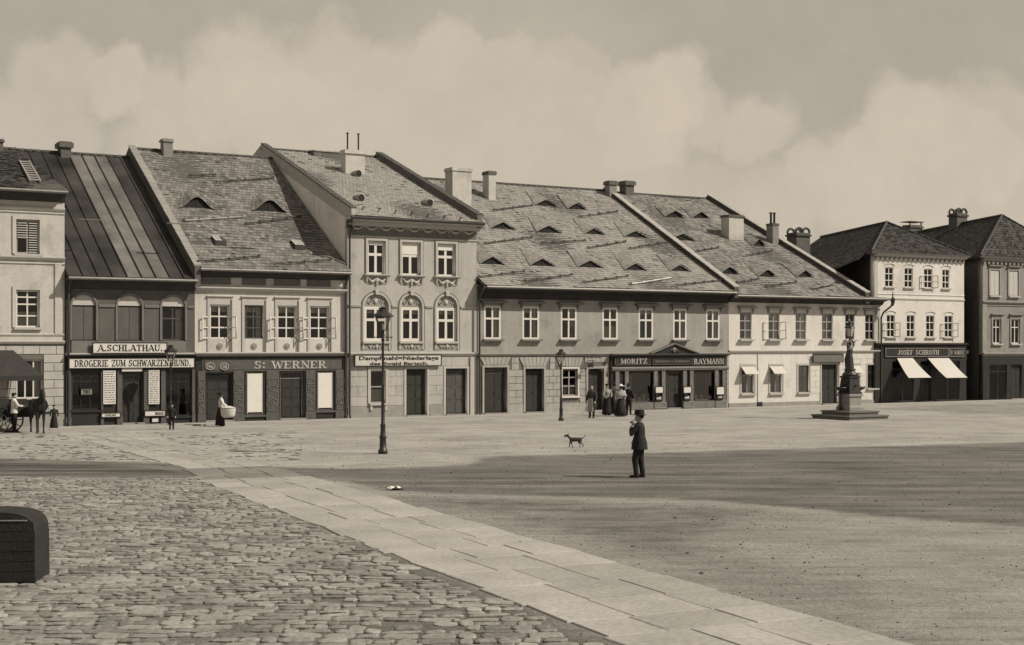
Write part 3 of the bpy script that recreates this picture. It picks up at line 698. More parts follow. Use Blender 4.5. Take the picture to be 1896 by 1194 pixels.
GLY = {   # slab-serif capitals from strokes: l = (x0,y0,x1,y1,thick?), a = elliptical arc (cx,cy,rx,ry,from,to), f = serif (x,y)
 'A': 'l0 0 .5 1 0|l.5 1 1 0 1|l.2 .33 .8 .33 0|f.03 0|f.94 0', 'B': 'l.16 0 .16 1 1|a.45 .75 .4 .25 -90 90|a.45 .26 .5 .26 -90 90|l.1 .96 .5 .96 0|l.1 .5 .5 .5 0|l.1 .04 .5 .04 0|f.16 0|f.16 1',
 'C': 'a.52 .5 .5 .5 45 315|l.9 .68 .9 .98 0|l.9 .05 .9 .3 0', 'D': 'l.16 0 .16 1 1|a.42 .5 .55 .5 -90 90|l.1 .96 .45 .96 0|l.1 .04 .45 .04 0|f.16 0|f.16 1', 'E': 'l.18 0 .18 1 1|l.1 .96 .92 .96 0|l.1 .04 .92 .04 0|l.2 .5 .65 .5 0|l.9 .75 .9 1 0|l.9 0 .9 .25 0|f.16 0|f.16 1',
 'F': 'l.18 0 .18 1 1|l.1 .96 .92 .96 0|l.2 .5 .65 .5 0|l.9 .75 .9 1 0|f.18 0|f.18 1', 'G': 'a.5 .5 .5 .5 40 330|l.88 .05 .88 .45 1|l.65 .45 1 .45 0', 'H': 'l.17 0 .17 1 1|l.83 0 .83 1 1|l.2 .5 .8 .5 0|f.17 0|f.17 1|f.83 0|f.83 1', 'I': 'l.5 0 .5 1 1|f.5 0|f.5 1',
 'J': 'l.7 .25 .7 1 1|a.4 .27 .42 .27 180 360|f.7 1', 'K': 'l.17 0 .17 1 1|l.2 .4 .85 1 0|l.4 .6 .88 0 1|f.17 0|f.17 1|f.88 0|f.85 1', 'L': 'l.18 0 .18 1 1|l.1 .04 .92 .04 0|l.9 0 .9 .28 0|f.18 1|f.18 0', 'M': 'l.1 0 .1 1 0|l.1 1 .5 .1 1|l.5 .1 .9 1 0|l.88 0 .88 1 1|f.1 0|f.88 0|f.1 1|f.88 1',
 'N': 'l.14 0 .14 1 0|l.14 1 .86 0 1|l.86 0 .86 1 0|f.14 0|f.12 1|f.86 1', 'O': 'a.5 .5 .5 .5 0 360', 'P': 'l.18 0 .18 1 1|a.45 .73 .47 .27 -90 90|l.1 .96 .5 .96 0|l.1 .48 .5 .48 0|f.18 0|f.18 1', 'R': 'l.18 0 .18 1 1|a.43 .75 .42 .25 -90 90|l.1 .96 .5 .96 0|l.1 .5 .5 .5 0|l.5 .5 .85 0 1|f.18 0|f.18 1|f.88 0',
 'S': 'a.5 .73 .42 .27 30 270|a.5 .27 .46 .27 -150 90|l.88 .7 .88 1 0|l.08 0 .08 .3 0', 'T': 'l.5 0 .5 1 1|l.05 .96 .95 .96 0|l.07 .7 .07 1 0|l.93 .7 .93 1 0|f.5 0', 'U': 'l.17 .3 .17 1 1|l.85 .3 .85 1 0|a.5 .32 .42 .32 180 360|f.17 1|f.85 1', 'W': 'l.04 1 .28 0 1|l.28 0 .5 .9 0|l.5 .9 .72 0 1|l.72 0 .96 1 0|f.06 1|f.94 1',
 'Y': 'l.05 1 .5 .45 1|l.95 1 .5 .45 0|l.5 0 .5 .5 1|f.5 0|f.08 1|f.92 1', 'Z': 'l.1 .96 .9 .96 0|l.9 1 .1 0 1|l.1 .04 .9 .04 0|l.1 .7 .1 1 0|l.92 0 .92 .3 0', '.': 'p0', ':': 'p1', '-': 'l.1 .45 .9 .45 0'}
GW = {'I': .42, '.': .28, ':': .32, ' ': .5, 'M': 1.1, 'W': 1.25, 'J': .7, 'E': .8, 'L': .8, 'F': .8, 'P': .85, 'S': .78, 'T': .85, 'B': .85}
def serif_text(s, m, parent, x0, x1, z0, z1, v):
    tot = sum(GW.get(c, .92)+.16 for c in s)-.16; k = (x1-x0)/tot; H = z1-z0; x = x0; mb = MB(); e = 0
    T, t_ = .20*k, .085*H+.002
    def quad_(pts):
        nonlocal e; e = (e+1) % 9; d = v-.010-.0006*e; mb.add([(a, d, b) for a, b in pts]+[(a, v, b) for a, b in pts], [(0,1,2,3),(0,4,5,1),(1,5,6,2),(2,6,7,3),(3,7,4,0)])
    for c in s:
        w = GW.get(c, .92)*k
        for st_ in (GLY.get(c, '').split('|') if c in GLY else []):
            q = [float(a) for a in st_[1:].split()]; X_ = lambda a: x+a*w; Z_ = lambda b: z0+b*H
            if st_[0] == 'l':
                ax_, az, bx2, bz = X_(q[0]), Z_(q[1]), X_(q[2]), Z_(q[3])
                if abs(az-bz) < 1e-6: quad_([(ax_, az-t_/2), (bx2, az-t_/2), (bx2, az+t_/2), (ax_, az+t_/2)])
                else: hw = (T if q[4] else .075*k+.002)/2; quad_([(ax_-hw, az), (ax_+hw, az), (bx2+hw, bz), (bx2-hw, bz)])
            elif st_[0] == 'f': hw = .20*k; b0 = z0 if q[1] == 0 else z1-t_; quad_([(X_(q[0])-hw, b0), (X_(q[0])+hw, b0), (X_(q[0])+hw, b0+t_), (X_(q[0])-hw, b0+t_)])
            elif st_[0] == 'a':
                n = max(4, int(abs(q[5]-q[4])/20)); ri, rj = q[2]*w, q[3]*H
                for i in range(n):
                    a, b = R(q[4]+(q[5]-q[4])*i/n), R(q[4]+(q[5]-q[4])*(i+1)/n); cx_, cz_ = X_(q[0]), Z_(q[1]); P_ = lambda r, r2, g: (cx_+r*math.cos(g), cz_+r2*math.sin(g))
                    quad_([P_(ri, rj, a), P_(ri, rj, b), P_(ri-T, rj-t_, b), P_(ri-T, rj-t_, a)])
            else:
                for b in ((.0,) if c == '.' else (.08, .62)): quad_([(x+.04*k, z0+b*H), (x+.26*k, z0+b*H), (x+.26*k, z0+b*H+.2*H), (x+.04*k, z0+b*H+.2*H)])
        x += w+.16*k
    return mb.build('lettering', m, parent)
# common numbers
def rh(x, y, r): return Z(x, y, r)
rB = Vsolve(U(360), 245); zB = Z(200, 290, rB)
rC = rB; zC = Z(340, 283, rC)
rD = Vsolve(U(641), 482); zD = Z(520, 279, rD)
rE = Vsolve(U(1347), 1122); zE = Z(1000, 346, rE)
rF = Vsolve(U(1592), 1314); zF = Z(1250, 365, rF)
print('R', rB, rD, rE, rF, 'Z', zB, zC, zD, zE, zF)

# ---- house A, at the left edge
hA = House('corner_house', -70, 119.5, 'pale plastered three-storey house with louvred upper window at the left end of the row')
hA.slope((119, 352), zB+.02, .45, rB)
zA = lambda y: Z(60, y)
holesA = []
wA = [(30, 73, 407, 470), (30, 73, 537, 606), (-42, -4, 407, 470), (-42, -4, 537, 606)]
up = [rect(hA.X(a), hA.X(b), zA(d), zA(c)) for a, b, c, d in wA]
plate_obj('wall', M_A, hA.root, rect(.004, hA.w, zA(634), hA.ze+.1), up, 0, .3)
gw = (30, 80, 665, 738); gd = (-48, -4, 672, 784)
plate_obj('ground_floor_wall', M_EJ, hA.root, rect(.004, hA.w, 0, zA(634)-.003), [rect(hA.X(a), hA.X(b), zA(d), zA(c)) for a, b, c, d in (gw, gd)], 0, .3)
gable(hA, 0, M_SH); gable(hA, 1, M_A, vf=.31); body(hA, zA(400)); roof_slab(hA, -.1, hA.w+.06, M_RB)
tile_slope(hA, -.1, hA.w+.06, M_TILEG, .22, .30); gutter(hA, 0, hA.w, M_ZINC)
MB().prism_x([(-.004, hA.ze-.5), (-.12, hA.ze-.42), (-.2, hA.ze-.25), (-.34, hA.ze-.12), (-.34, hA.ze-.04), (-.004, hA.ze+.1)], 0, hA.w).build('cornice', M_TRIM, hA.root)
for y, hg, d in ((386, .14, .10), (394, .06, .05), (478, .16, .14), (488, .06, .05), (620, .08, .05), (634, .14, .12)): band(hA, .0, hA.w, zA(y)+hg/2, hg, d, M_TRIML if d > .08 else M_A)
for i, (a, b, c, d) in enumerate(wA):
    surround(hA, hA.X(a), hA.X(b), zA(d), zA(c), M_A, .16, .05)
    if i in (0, 2):
        w = window(hA, hA.X(a), hA.X(b), zA(d), zA(c), M_GF, curtain=None, cols=2, splits=(0, .5, 1))
        n = 13; hh = zA(c)-zA(d); ww = hA.X(b)-hA.X(a)
        for k in range(n):
            z = hh*.04+hh*.92*k/n
            for s in (0, 1):
                if s == 0 and k < 6 and i == 0: continue
                cbox('louvre_slat', M_CUR, w, .07+s*(ww/2-.02), ww/2-.03+s*(ww/2-.04), -.05, -.02, z, z+.035)
    else: w = window(hA, hA.X(a), hA.X(b), zA(d), zA(c), M_WF, curtain='low', splits=(0, .31, .62, .81, 1))
window(hA, hA.X(gw[0]), hA.X(gw[1]), zA(gw[3]), zA(gw[2]), M_WF, splits=(0, .6, 1), curtain='side', cols=3)
door(hA, hA.X(gd[0]), hA.X(gd[1]), .1, zA(gd[2]))
blocks(hA, .02, hA.w-.01, .62, zA(640), [(hA.X(a)-.01, hA.X(b)+.01, zA(d)-.1, zA(c)+.01) for a, b, c, d in (gw, gd)], M_AG, .75, .36)
MB().box(.0, hA.X(-50), -.06, -.003, .0, .60).box(hA.X(-1), hA.w, -.06, -.003, .0, .60).build('plinth', M_PL, hA.root)
MB().box(hA.w-.42, hA.w-.14, -.05, -.003, zA(618), zA(488)).build('corner_pilaster', M_A, hA.root)
a = hA.hit(45, 302); b = hA.hit(66, 340); mb = MB()
lad = MB().bar(a+Vector((-.22, 0, .12)), b+Vector((-.22, 0, .12)), .06).bar(a+Vector((.22, 0, .12)), b+Vector((.22, 0, .12)), .06).build('roof_ladder', M_PL, hA.root)
for k in range(9):
    c = a+(b-a)*(k+.5)/9; cbox('rung', M_COP, lad, c.x-.2, c.x+.2, c.y-.03, c.y+.03, c.z+.1, c.z+.15)
chimney(hA, -20, -12, 6, 256, 280, M_BRD)
# awning over the left shop door
aw = empty('shop_awning', WP(U(-60), 0, 0), A, 'dark canvas awning sloping out over the ground-floor shop at the left edge', 'awning')
mb = MB(); ax = lambda x: U(x)-U(-60)
z1, z2 = Z(20, 648), Z(60, 694)
q = [(0, -.02, z1), (ax(24), -.02, z1), (ax(66), -1.25, z2), (0.1, -1.25, z2)]
mb.add(q+[(x, y, z-.03) for x, y, z in q], [(0,1,2,3),(7,6,5,4),(0,4,5,1),(1,5,6,2),(2,6,7,3),(3,7,4,0)]); mb.build('canvas', M_CANVD, aw)
MB().tube([(ax(24), -.05, z1-.9), (ax(66), -1.24, z2-.04)], .018, 6).tube([(.1, -1.25, z2-.03), (ax(66), -1.25, z2-.03)], .02, 6).build('iron_frame', M_IRON, aw)
MB().box(.1, ax(66), -1.27, -1.255, z2-.22, z2-.02).build('valance', M_CANVD, aw)

# ---- house B, dark drugstore
hB = House('dark_drugstore_house', 120.5, 359.5, 'dark plastered house with three round-arched windows and a tarred sheet-metal roof')
hB.slope((240, 513), zB, .5, rB)
zB_ = lambda y: Z(240, y)
AR = [(134, 177), (218, 262), (300, 342)]
AR = [(a, b) for a, b in AR]
top = zB_(547); spr = zB_(566); bot = zB_(630)
holes = [arch(hB.X(a), hB.X(b), bot, top, top-spr) for a, b in AR]
plate_obj('wall', M_B, hB.root, rect(.004, hB.w-.004, zB_(657), hB.ze+.05), holes, 0, .3)
for a, b in AR:
    x0, x1 = hB.X(a), hB.X(b)
    c = (x0+x1)/2; w = (x1-x0)/2; n = 14
    MB().prism_y([(c+w*.99*math.cos(math.pi*i/n), spr+(top-spr)*.99*math.sin(math.pi*i/n)) for i in range(n+1)], .035, .29).build('lunette', M_LUN, hB.root)
    o = window(hB, x0, x1, bot, spr-.04, M_DF, v=.12, splits=(0, .66, 1), curtain='side' if a > 290 else None, sill=None)
    if a < 290:
        for q in (0, 1): cbox('shutter', M_B, o, .03+q*(x1-x0-.04)/2, .03+(q+1)*(x1-x0-.04)/2-.02, -.05, -.01, .03, spr-.04-bot-.03)
    MB().box(x0-.0, x1, .09, .2, spr-.035, spr).build('transom', M_B2, o); o_ = bpy.data.objects[-1] if False else None
    pts_o = [(x0-.10, bot)]+[(c-(w+.10)*math.cos(math.pi*i/n), spr+(top-spr+.10)*math.sin(math.pi*i/n)) for i in range(n+1)]+[(x1+.10, bot)]
    pts_i = [(x1+.01, bot)]+[(c+(w+.01)*math.cos(math.pi*i/n), spr+(top-spr+.01)*math.sin(math.pi*i/n)) for i in range(n+1)]+[(x0-.01, bot)]
    plate_obj('arch_moulding', M_B2, hB.root, pts_o+pts_i, [], -.05, -.003)
xs = [0]+[hB.X(q) for p in AR for q in (p[0]-5, p[1]+5)]+[hB.w]
for a, b in zip(xs[::2], xs[1::2]): MB().box(a+.01, b-.01, -.055, -.003, spr-.07, spr+.05).build('impost_band', M_B2, hB.root)
band(hB, 0, hB.w, zB_(654), .12, .12, M_TRIML)
MB().box(hB.X(132), hB.X(344), -.03, -.003, bot-.62, bot-.04).build('apron_panel', M_B2, hB.root)
MB().prism_x([(-.004, hB.ze-.55), (-.10, hB.ze-.5), (-.16, hB.ze-.3), (-.40, hB.ze-.18), (-.42, hB.ze-.1), (-.004, hB.ze-.02)], 0, hB.w).build('cornice', M_TRIM, hB.root)
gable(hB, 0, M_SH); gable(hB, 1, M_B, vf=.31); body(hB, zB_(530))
roof_slab(hB, 0, hB.w-.2, M_METAL)
sh = MB()
for k in range(9):     # standing seam sheets
    x0 = hB.w*k/9.0; x1 = hB.w*(k+1)/9.0
    mm = M_METAL2 if k in (4, 5, 6) else M_METAL
    MB().prism_x([(-hB.ov-.02, hB.rz(-hB.ov)+.004), (-hB.ov-.02, hB.rz(-hB.ov-.02)+.018), (hB.r, hB.zr+.018), (hB.r, hB.zr+.004)], x0+.006, min(x1-.006, hB.w-.2)).build('roof_sheet', mm, hB.root)
    MB().prism_x([(-hB.ov-.03, hB.rz(-hB.ov)+.01), (-hB.ov-.03, hB.rz(-hB.ov)+.075), (hB.r, hB.zr+.075), (hB.r, hB.zr+.01)], x1-.02, x1+.02).build('standing_seam', M_METAL, hB.root) if k < 8 else None
gutter(hB, 0, hB.w-.05); downpipe(hB, .12, hB.ze-.12)
coping(hB, hB.w-.02, mat('coping_tile_grey', .24, .3, 1, .3, island=.3), over=.62, w=.36, wallm=M_B)
chimney(hB, 106, 113, 132, 261, 290, M_BRD, cap=.10, caph=.3, v=rB-.4)
# shop front
SZ = lambda y: Z(240, y)
ops = [(131, 185, 690, 757), (226, 264, 688, 781), (306, 354, 690, 772)]
ops_m = [(hB.X(a), hB.X(b), (.12 if i == 1 else SZ(d)), SZ(c)) for i, (a, b, c, d) in enumerate(ops)]
plate_obj('shop_front', M_SHOP, hB.root, rect(.004, hB.w-.004, 0, SZ(658)), [rect(*q) for q in ops_m], -.05, .22)
for i in (0, 2):
    q = ops_m[i]; window(hB, *q, M_SHOP, v=-.0, cols=2 if i else 3, splits=(0, .78, 1), curtain=None, sill=M_SHOP, name='display_window', fw=.05, mid=.035)
    MB().box(q[0], q[1], .25, .8, q[2]-.1, q[2]+.05).build('display_shelf', M_SHOP2, hB.root)
door(hB, *ops_m[1], M_DOOR, v=.05, leafs=2, frame=M_SHOP, light=.14)
for a, b in ((121, 130), (186, 190), (216, 225), (265, 274), (297, 305), (354.5, 359.4)):
    MB().box(hB.X(a), hB.X(b), -.12, -.052, .07, SZ(684)).box(hB.X(a)-.02, hB.X(b)+.02, -.15, -.052, .07, .45).build('pilaster', M_SHOP2, hB.root)
MB().prism_x([(-.052, SZ(661)), (-.22, SZ(660)), (-.26, SZ(658)), (-.004, SZ(656))], 0, hB.w).build('shop_cornice', M_SHOP, hB.root)
shop_board('shop_sign', 172, 308, 635, 653, -.14, [('A.SCHLATHAU.', 181, 300, 638, 650)], 'white sign board lettered A.SCHLATHAU. below the arched windows')
shop_board('shop_sign', 128, 359, 663.5, 680.5, -.17, [('DROGERIE ZUM SCHWARZEN HUND.', 138, 352, 666, 678)], 'long white sign board lettered DROGERIE ZUM SCHWARZEN HUND.')
shop_board('door_plate', 225, 263, 681.5, 687.5, -.14, [], 'narrow blank white plate over the drugstore door')
def poster(x0, x1, y0, y1, label, n=14, v=-.14, name='wall_poster'):
    o = shop_board(name, x0, x1, y0, y1, v, [], label, frame=None, th=.025, cat='poster')
    w = U(x1, v)-U(x0, v); hg = Z(x0, y0, v)-Z(x0, y1, v); mb = MB()
    for i in range(n):
        z = hg*(1-(i+.8)/(n+.6)); x = w*.08
        while x < w*.86:
            l = rnd.uniform(.04, .16); mb.box(x, min(x+l, w*.92), -.0285, -.0255, z, z+hg/n*.30); x += l+.035
    mb.build('print_lines', M_LET, o)
poster(191, 214, 686, 748, 'tall white price list poster on the pier left of the drugstore door')
poster(275, 295, 685, 748, 'tall white price list poster on the pier right of the drugstore door', 18)
shop_board('advert_plate', 188, 222, 765, 771.5, -.14, [('CACAO', 194, 214, 766.5, 770)], 'small white enamel plate low on the left pier of the drugstore')
shop_board('advert_plate', 268, 305, 760.5, 769.5, -.14, [('MAGGI', 287, 302, 762.5, 767.5)], 'wide white enamel plate low on the pier right of the drugstore door')
shop_board('advert_plate', 281, 293, 774, 781, -.14, [], 'smallest white plate at pavement level, right of the drugstore door')
shop_board('advert_plate', 150, 170, 720, 730, -.09, [('THEE', 153, 167, 722, 728)], 'grey show card hanging in the left display window of the drugstore', mboard=M_PL)

# ---- house C, S: WERNER
hC = House('cream_shop_house', 360.5, 641.5, 'cream house with four first-floor windows, open casements and a mottled tiled roof')
hC.slope((362, 494), zC, .55, rC)
zc = lambda y: Z(500, y)
WC = [(389, 424), (453, 487), (514, 548), (574, 608)]
wt, wb = zc(566), zc(627)
holes = [rect(hC.X(a), hC.X(b), wb, wt) for a, b in WC]
plate_obj('wall', M_C, hC.root, rect(.004, hC.w-.004, zc(657), hC.ze+.05), holes, 0, .3)
for i, (a, b) in enumerate(WC):
    x0, x1 = hC.X(a), hC.X(b)
    o = window(hC, x0, x1, wb, wt, M_WF if i in (0, 2, 3) else M_DF, v=.06, splits=(0, .33, .66, 1), fw=.06, curtain='top' if i != 1 else 'both', sill=None)
    win_w[o.name] = x1-x0
    if i != 1:
        open_sash(o, (x1-x0)/2, .0, (wt-wb)*.66, -1, 20); open_sash(o, (x1-x0)/2, .0, (wt-wb)*.66, 1, 62)
    plate_obj('window_surround', M_TRIML, hC.root, [(x0-.14, zc(655)), (x0-.02, zc(655)), (x0-.02, wt+.02), (x1+.02, wt+.02), (x1+.02, zc(655)), (x1+.14, zc(655)), (x1+.14, zc(553)), (x0-.14, zc(553))], [], -.045, -.003)
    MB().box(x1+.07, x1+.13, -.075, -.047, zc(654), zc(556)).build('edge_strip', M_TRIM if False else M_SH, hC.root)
    band(hC, x0-.18, x1+.18, zc(553)+.09, .09, .12, M_TRIML, 'lintel_cap')
    MB().lathe([(.15, 0), (.15, .03), (.11, .035), (.09, .02), (.06, .06), (.0, .07)], seg=14).build('rosette', M_PL, hC.root).location = ((x0+x1)/2, -.003, zc(641))
    bpy.context.view_layer.update(); ro = [c for c in hC.root.children if c.name.startswith('rosette')][-1]; ro.rotation_euler = (R(90), 0, 0)
band(hC, 0, hC.w, zc(533), .20, .22, M_TRIML); band(hC, 0, hC.w, zc(652), .14, .14, M_TRIML)
for a, b in ((371, 427), (448, 492), (507, 556), (568, 612)):
    MB().box(hC.X(a), hC.X(b), -.03, -.003, zc(528.5), zc(516)).build('frieze_panel', M_CARV, hC.root)
MB().prism_x([(-.004, hC.ze-.42), (-.14, hC.ze-.38), (-.2, hC.ze-.25), (-.46, hC.ze-.16), (-.46, hC.ze-.1), (-.004, hC.ze-.02)], 0, hC.w).build('cornice', M_TRIM, hC.root)
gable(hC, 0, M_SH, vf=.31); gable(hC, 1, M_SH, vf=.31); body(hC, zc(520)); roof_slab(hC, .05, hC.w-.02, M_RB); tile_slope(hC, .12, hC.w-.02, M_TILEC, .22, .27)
gutter(hC, 0.05, hC.w-.05); downpipe(hC, hC.w-.10, hC.ze-.1)
dormer(hC, 333, 396, 387, .55, 1.5, M_TILEC, True); dormer(hC, 467, 531, 392, .55, 1.5, M_TILEC, True)
for g in ((341, 412, 448, 405, M_COP), (455, 418, 556, 404), (352, 329, 398, 327), (400, 340, 506, 333), (366, 488, 480, 478), (512, 492, 612, 485)): snow_guard(hC, *g)
chimney(hC, 297, 303, 320, 256, 289, M_BRM, v=rC-.5)
for (x, y) in ((405, 449), (552, 457)):
    p = hC.hit(x, y); o = MB().prism_x([(p.y-.3, p.z-.15), (p.y-.3, p.z+.06), (p.y+.35, p.z+.10+.35*hC.tp*.9), (p.y+.35, p.z+.1)], p.x-.28, p.x+.28).build('skylight', M_TRIM, hC.root)
    for k in range(2 if x < 500 else 3): MB().add([(p.x-.25+k*.17, p.y-.27, p.z+.085), (p.x-.1+k*.17, p.y-.27, p.z+.085), (p.x-.1+k*.17, p.y+.32, p.z+.13+.35*hC.tp), (p.x-.25+k*.17, p.y+.32, p.z+.13+.35*hC.tp)], [(0,1,2,3)]).build('skylight_pane', M_COP, o)
sz = lambda y: Z(500, y)
ops = [(380, 429, 690, 781), (455, 488, 688, 767), (518, 562, 688, 777), (586, 617, 688, 762)]
om = [(hC.X(a), hC.X(b), (.12 if i in (0, 2) else sz(d)), sz(c)) for i, (a, b, c, d) in enumerate(ops)]
plate_obj('shop_front', M_SHOP, hC.root, rect(.02, hC.w-.10, 0, sz(659)), [rect(*q) for q in om], -.05, .22)
MB().prism_x([(-.052, sz(661)), (-.2, sz(660)), (-.24, sz(658)), (-.004, sz(656.5))], 0, hC.w-.1).build('shop_cornice', M_SHOP2, hC.root)
for i in (0, 2):
    door(hC, *om[i], M_DOOR, v=.10, leafs=2, frame=M_SHOP3 if i else M_SHOP, light=.12, panels=4)
for i in (1, 3):
    q = om[i]; o = window(hC, *q, M_SHOP2, v=.0, cols=1, splits=(0, 1), curtain=None, sill=M_SHOP2, name='display_window', fw=.05)
    MB().box(.09, q[1]-q[0]-.09, -.02, -.006, .12, q[3]-q[2]-.08).build('roller_blind', M_BLIND, o)
    MB().box(.055, .075, -.03, -.005, .05, q[3]-q[2]-.05).box(q[1]-q[0]-.075, q[1]-q[0]-.055, -.03, -.005, .05, q[3]-q[2]-.05).build('sash_bar', M_WF, o)
for a, b in ((365, 378.5), (431, 450), (492, 515), (565, 582), (620, 637)):
    x0, x1 = hC.X(a), hC.X(b); o = MB().box(x0, x1, -.11, -.052, .07, sz(686)).box(x0-.02, x1+.02, -.14, -.052, .07, .42).build('pilaster', M_SHOP2, hC.root)
    z = .5; k = 0; c = (x0+x1)/2; hw = (x1-x0)/2-.05
    while z < sz(690)-.3:
        if k % 2:
            pl = MB().tube([(c+hw*.8*math.cos(t), -.125, z+.14+.12*math.sin(t)) for t in [2*math.pi*i/10 for i in range(11)]], .018, 5).ball((c, -.12, z+.14), .04, 8, 5)
        else: pl = plate_mb = MB().box(c-hw, c+hw, -.135, -.112, z, z+.025).box(c-hw, c-hw+.025, -.135, -.112, z+.03, z+.24).box(c+hw-.025, c+hw, -.135, -.112, z+.03, z+.24).box(c-hw, c+hw, -.135, -.112, z+.25, z+.275)
        pl.build('carved_panel', M_SHOP3, o); z += .31; k += 1
plate_obj('fascia_frame', M_SHOP3, hC.root, rect(hC.X(374), hC.X(636), sz(686.5), sz(664)), [rect(hC.X(375.3), hC.X(634.7), sz(685.3), sz(665.2))], -.085, -.055)
shop_board('shop_sign', 378, 632, 666, 684, -.06, [('S: WERNER', 470, 603, 668, 682)], 'dark fascia with large pale letters S: WERNER on the cream house', mboard=M_SHOP2, mtext=M_LETL, frame=None)
for cxp, s in ((389, 'No'), (415, '150')):
    o = empty('number_plaque', WP(U(cxp, -.13), -.13, Z(cxp, 678, -.13)), A, 'small oval plaque with pale rim reading %s, %s of the pair on the WERNER fascia' % (s, 'left' if cxp < 400 else 'right'), 'plaque')
    MB().tube([(.21*math.cos(t), 0, .15*math.sin(t)) for t in [2*math.pi*i/20 for i in range(21)]], .018, 6).build('oval_rim', M_LETL, o)
    text_obj('lettering', s, M_LETL, o, -.13, .13, -.08, .08, 0)

# ---- house D, tall and narrow
hD = House('tall_stucco_house', 643.5, 882.5, 'tall narrow grey stucco house with garland frieze and three arched windows')
hD.slope((643, 398), zD, .55, rD)
zd = lambda y: Z(760, y)
WD = [(681, 713), (744, 778), (810, 843)]
t1, t0 = Z(695, 446), Z(695, 508)
at_, as_, ab = Z(760, 546), Z(760, 568), Z(760, 632)
ARD = [(674, 719), (742, 781), (808, 846)]
gops = [(686, 713, 685, 745), (752, 790, 683, 774), (825, 864, 683, 773)]
gm = [(hD.X(a), hD.X(b), (Z(760, d) if i == 0 else .1), Z(760, c)) for i, (a, b, c, d) in enumerate(gops)]
plate_obj('wall', M_D, hD.root, rect(.004, hD.w-.004, zd(655), hD.ze+.05),
          [rect(hD.X(a), hD.X(b), t0, t1) for a, b in WD]+[arch(hD.X(a), hD.X(b), ab, at_, at_-as_) for a, b in ARD], 0, .3)
plate_obj('ground_floor_wall', M_D, hD.root, rect(.004, hD.w-.004, 0, zd(655)-.003), [rect(*q) for q in gm], 0, .3)
for i, (a, b) in enumerate(WD):
    x0, x1 = hD.X(a), hD.X(b)
    window(hD, x0, x1, t0, t1, M_WF, v=.10, splits=(0, .60, 1), fw=.10, mid=.13, curtain=None, blind=(.12, .36, .2)[i], sill=None)
    surround(hD, x0, x1, t0, t1, M_DT, .12, .06); surround(hD, x0-.12, x1+.12, t0, t1+.12, M_CARV, .05, .03)
    o = band(hD, x0-.22, x1+.22, t0-.002, .10, .20, M_DT, 'balcony_sill')
    for sx in (x0-.12, x1+.04): MB().prism_x([(-.004, t0-.40), (-.05, t0-.38), (-.14, t0-.12), (-.004, t0-.11)], sx, sx+.09).build('console', M_DT, o)
    c = (x0+x1)/2
    mb = MB()
    for s in (-1, 1):
        mb.tube([(c+s*(.08+.36*k/8), -.05, t0-.20-.16*math.sin(math.pi*k/8)) for k in range(9)], [.03, .045, .06, .07, .075, .07, .06, .045, .03], 6)
        mb.ball((c+s*.46, -.05, t0-.18), .055, 8, 5)
    mb.ball((c, -.06, t0-.28), (.11, .06, .14), 10, 6).ball((c, -.06, t0-.46), (.06, .04, .09), 8, 5)
    mb.build('stucco_festoon', M_DT, hD.root, True)
    MB().box(x0-.08, x1+.08, -.02, -.003, t0-.48, t0-.115).build('festoon_ground', M_PL, hD.root)
n = 14
for i, (a, b) in enumerate(ARD):
    x0, x1 = hD.X(a), hD.X(b); c = (x0+x1)/2; w = (x1-x0)/2
    MB().prism_y([(c+w*.99*math.cos(math.pi*k/n), as_+(at_-as_)*.99*math.sin(math.pi*k/n)) for k in range(n+1)], .08, .29).build('lunette', M_PL, hD.root)
    mb = MB().ball((c, .06, as_+.25), (.12, .06, .13), 10, 6)
    for s in (-1, 1):
        for q in range(3): mb.tube([(c+s*(.12+.1*q), .06, as_+.10+.1*(2-q)), (c+s*(.2+.1*q), .05, as_+.22+.05*(2-q)), (c+s*(.17+.1*q), .06, as_+.30)], [.02, .035, .015], 6)
    mb.build('shell_relief', M_DT, hD.root, True)
    fx0, fx1 = x0+.02, x1-.02
    window(hD, fx0, fx1, ab+.0, as_-.01, M_WF, v=.08, splits=(0, .62, 1), fw=.15, mid=.13, curtain='top', sill=M_DT)
    for rr, mm, dd1 in ((.10, M_DT, .05), (.16, M_CARV, .03)):
        r0 = rr-.10+.01 if rr < .12 else .102
        po = [(x0-rr, ab-.4)]+[(c-(w+rr)*math.cos(math.pi*k/n), as_+(at_-as_+rr)*math.sin(math.pi*k/n)) for k in range(n+1)]+[(x1+rr, ab-.4)]
        pi_ = [(x1+r0, ab-.4)]+[(c+(w+r0)*math.cos(math.pi*k/n), as_+(at_-as_+r0)*math.sin(math.pi*k/n)) for k in range(n+1)]+[(x0-r0, ab-.4)]
        plate_obj('arch_moulding', mm, hD.root, po+pi_, [], -dd1, -.003)
    MB().prism_y([(c-.07, at_-.02), (c+.07, at_-.02), (c+.11, at_+.26), (c-.11, at_+.26)], -.13, -.06).build('keystone', M_DT, hD.root)
    MB().box(x0, x1, -.02, -.003, ab-.42, ab-.1).build('relief_ground', M_PL, hD.root)
    mb = MB()
    for s in (-1, 1):
        mb.tube([(c+s*(.04+.4*k/10), -.04, ab-.26+.09*math.sin(k*1.5)) for k in range(11)], .026, 6).ball((c+s*.34, -.04, ab-.26), .05, 8, 5)
    mb.ball((c, -.05, ab-.25), (.09, .05, .11), 10, 6).build('stucco_scroll', M_DT, hD.root, True)
xs = [0]+[hD.X(q) for p in ARD for q in (p[0]-6, p[1]+6)]+[hD.w]
for a, b in zip(xs[::2], xs[1::2]): MB().prism_x([(-.003, as_-.05), (-.06, as_-.04), (-.09, as_+.05), (-.003, as_+.07)], a+.01, b-.01).build('impost_band', M_DT, hD.root)
zf0, zf1 = zd(440), zd(420)
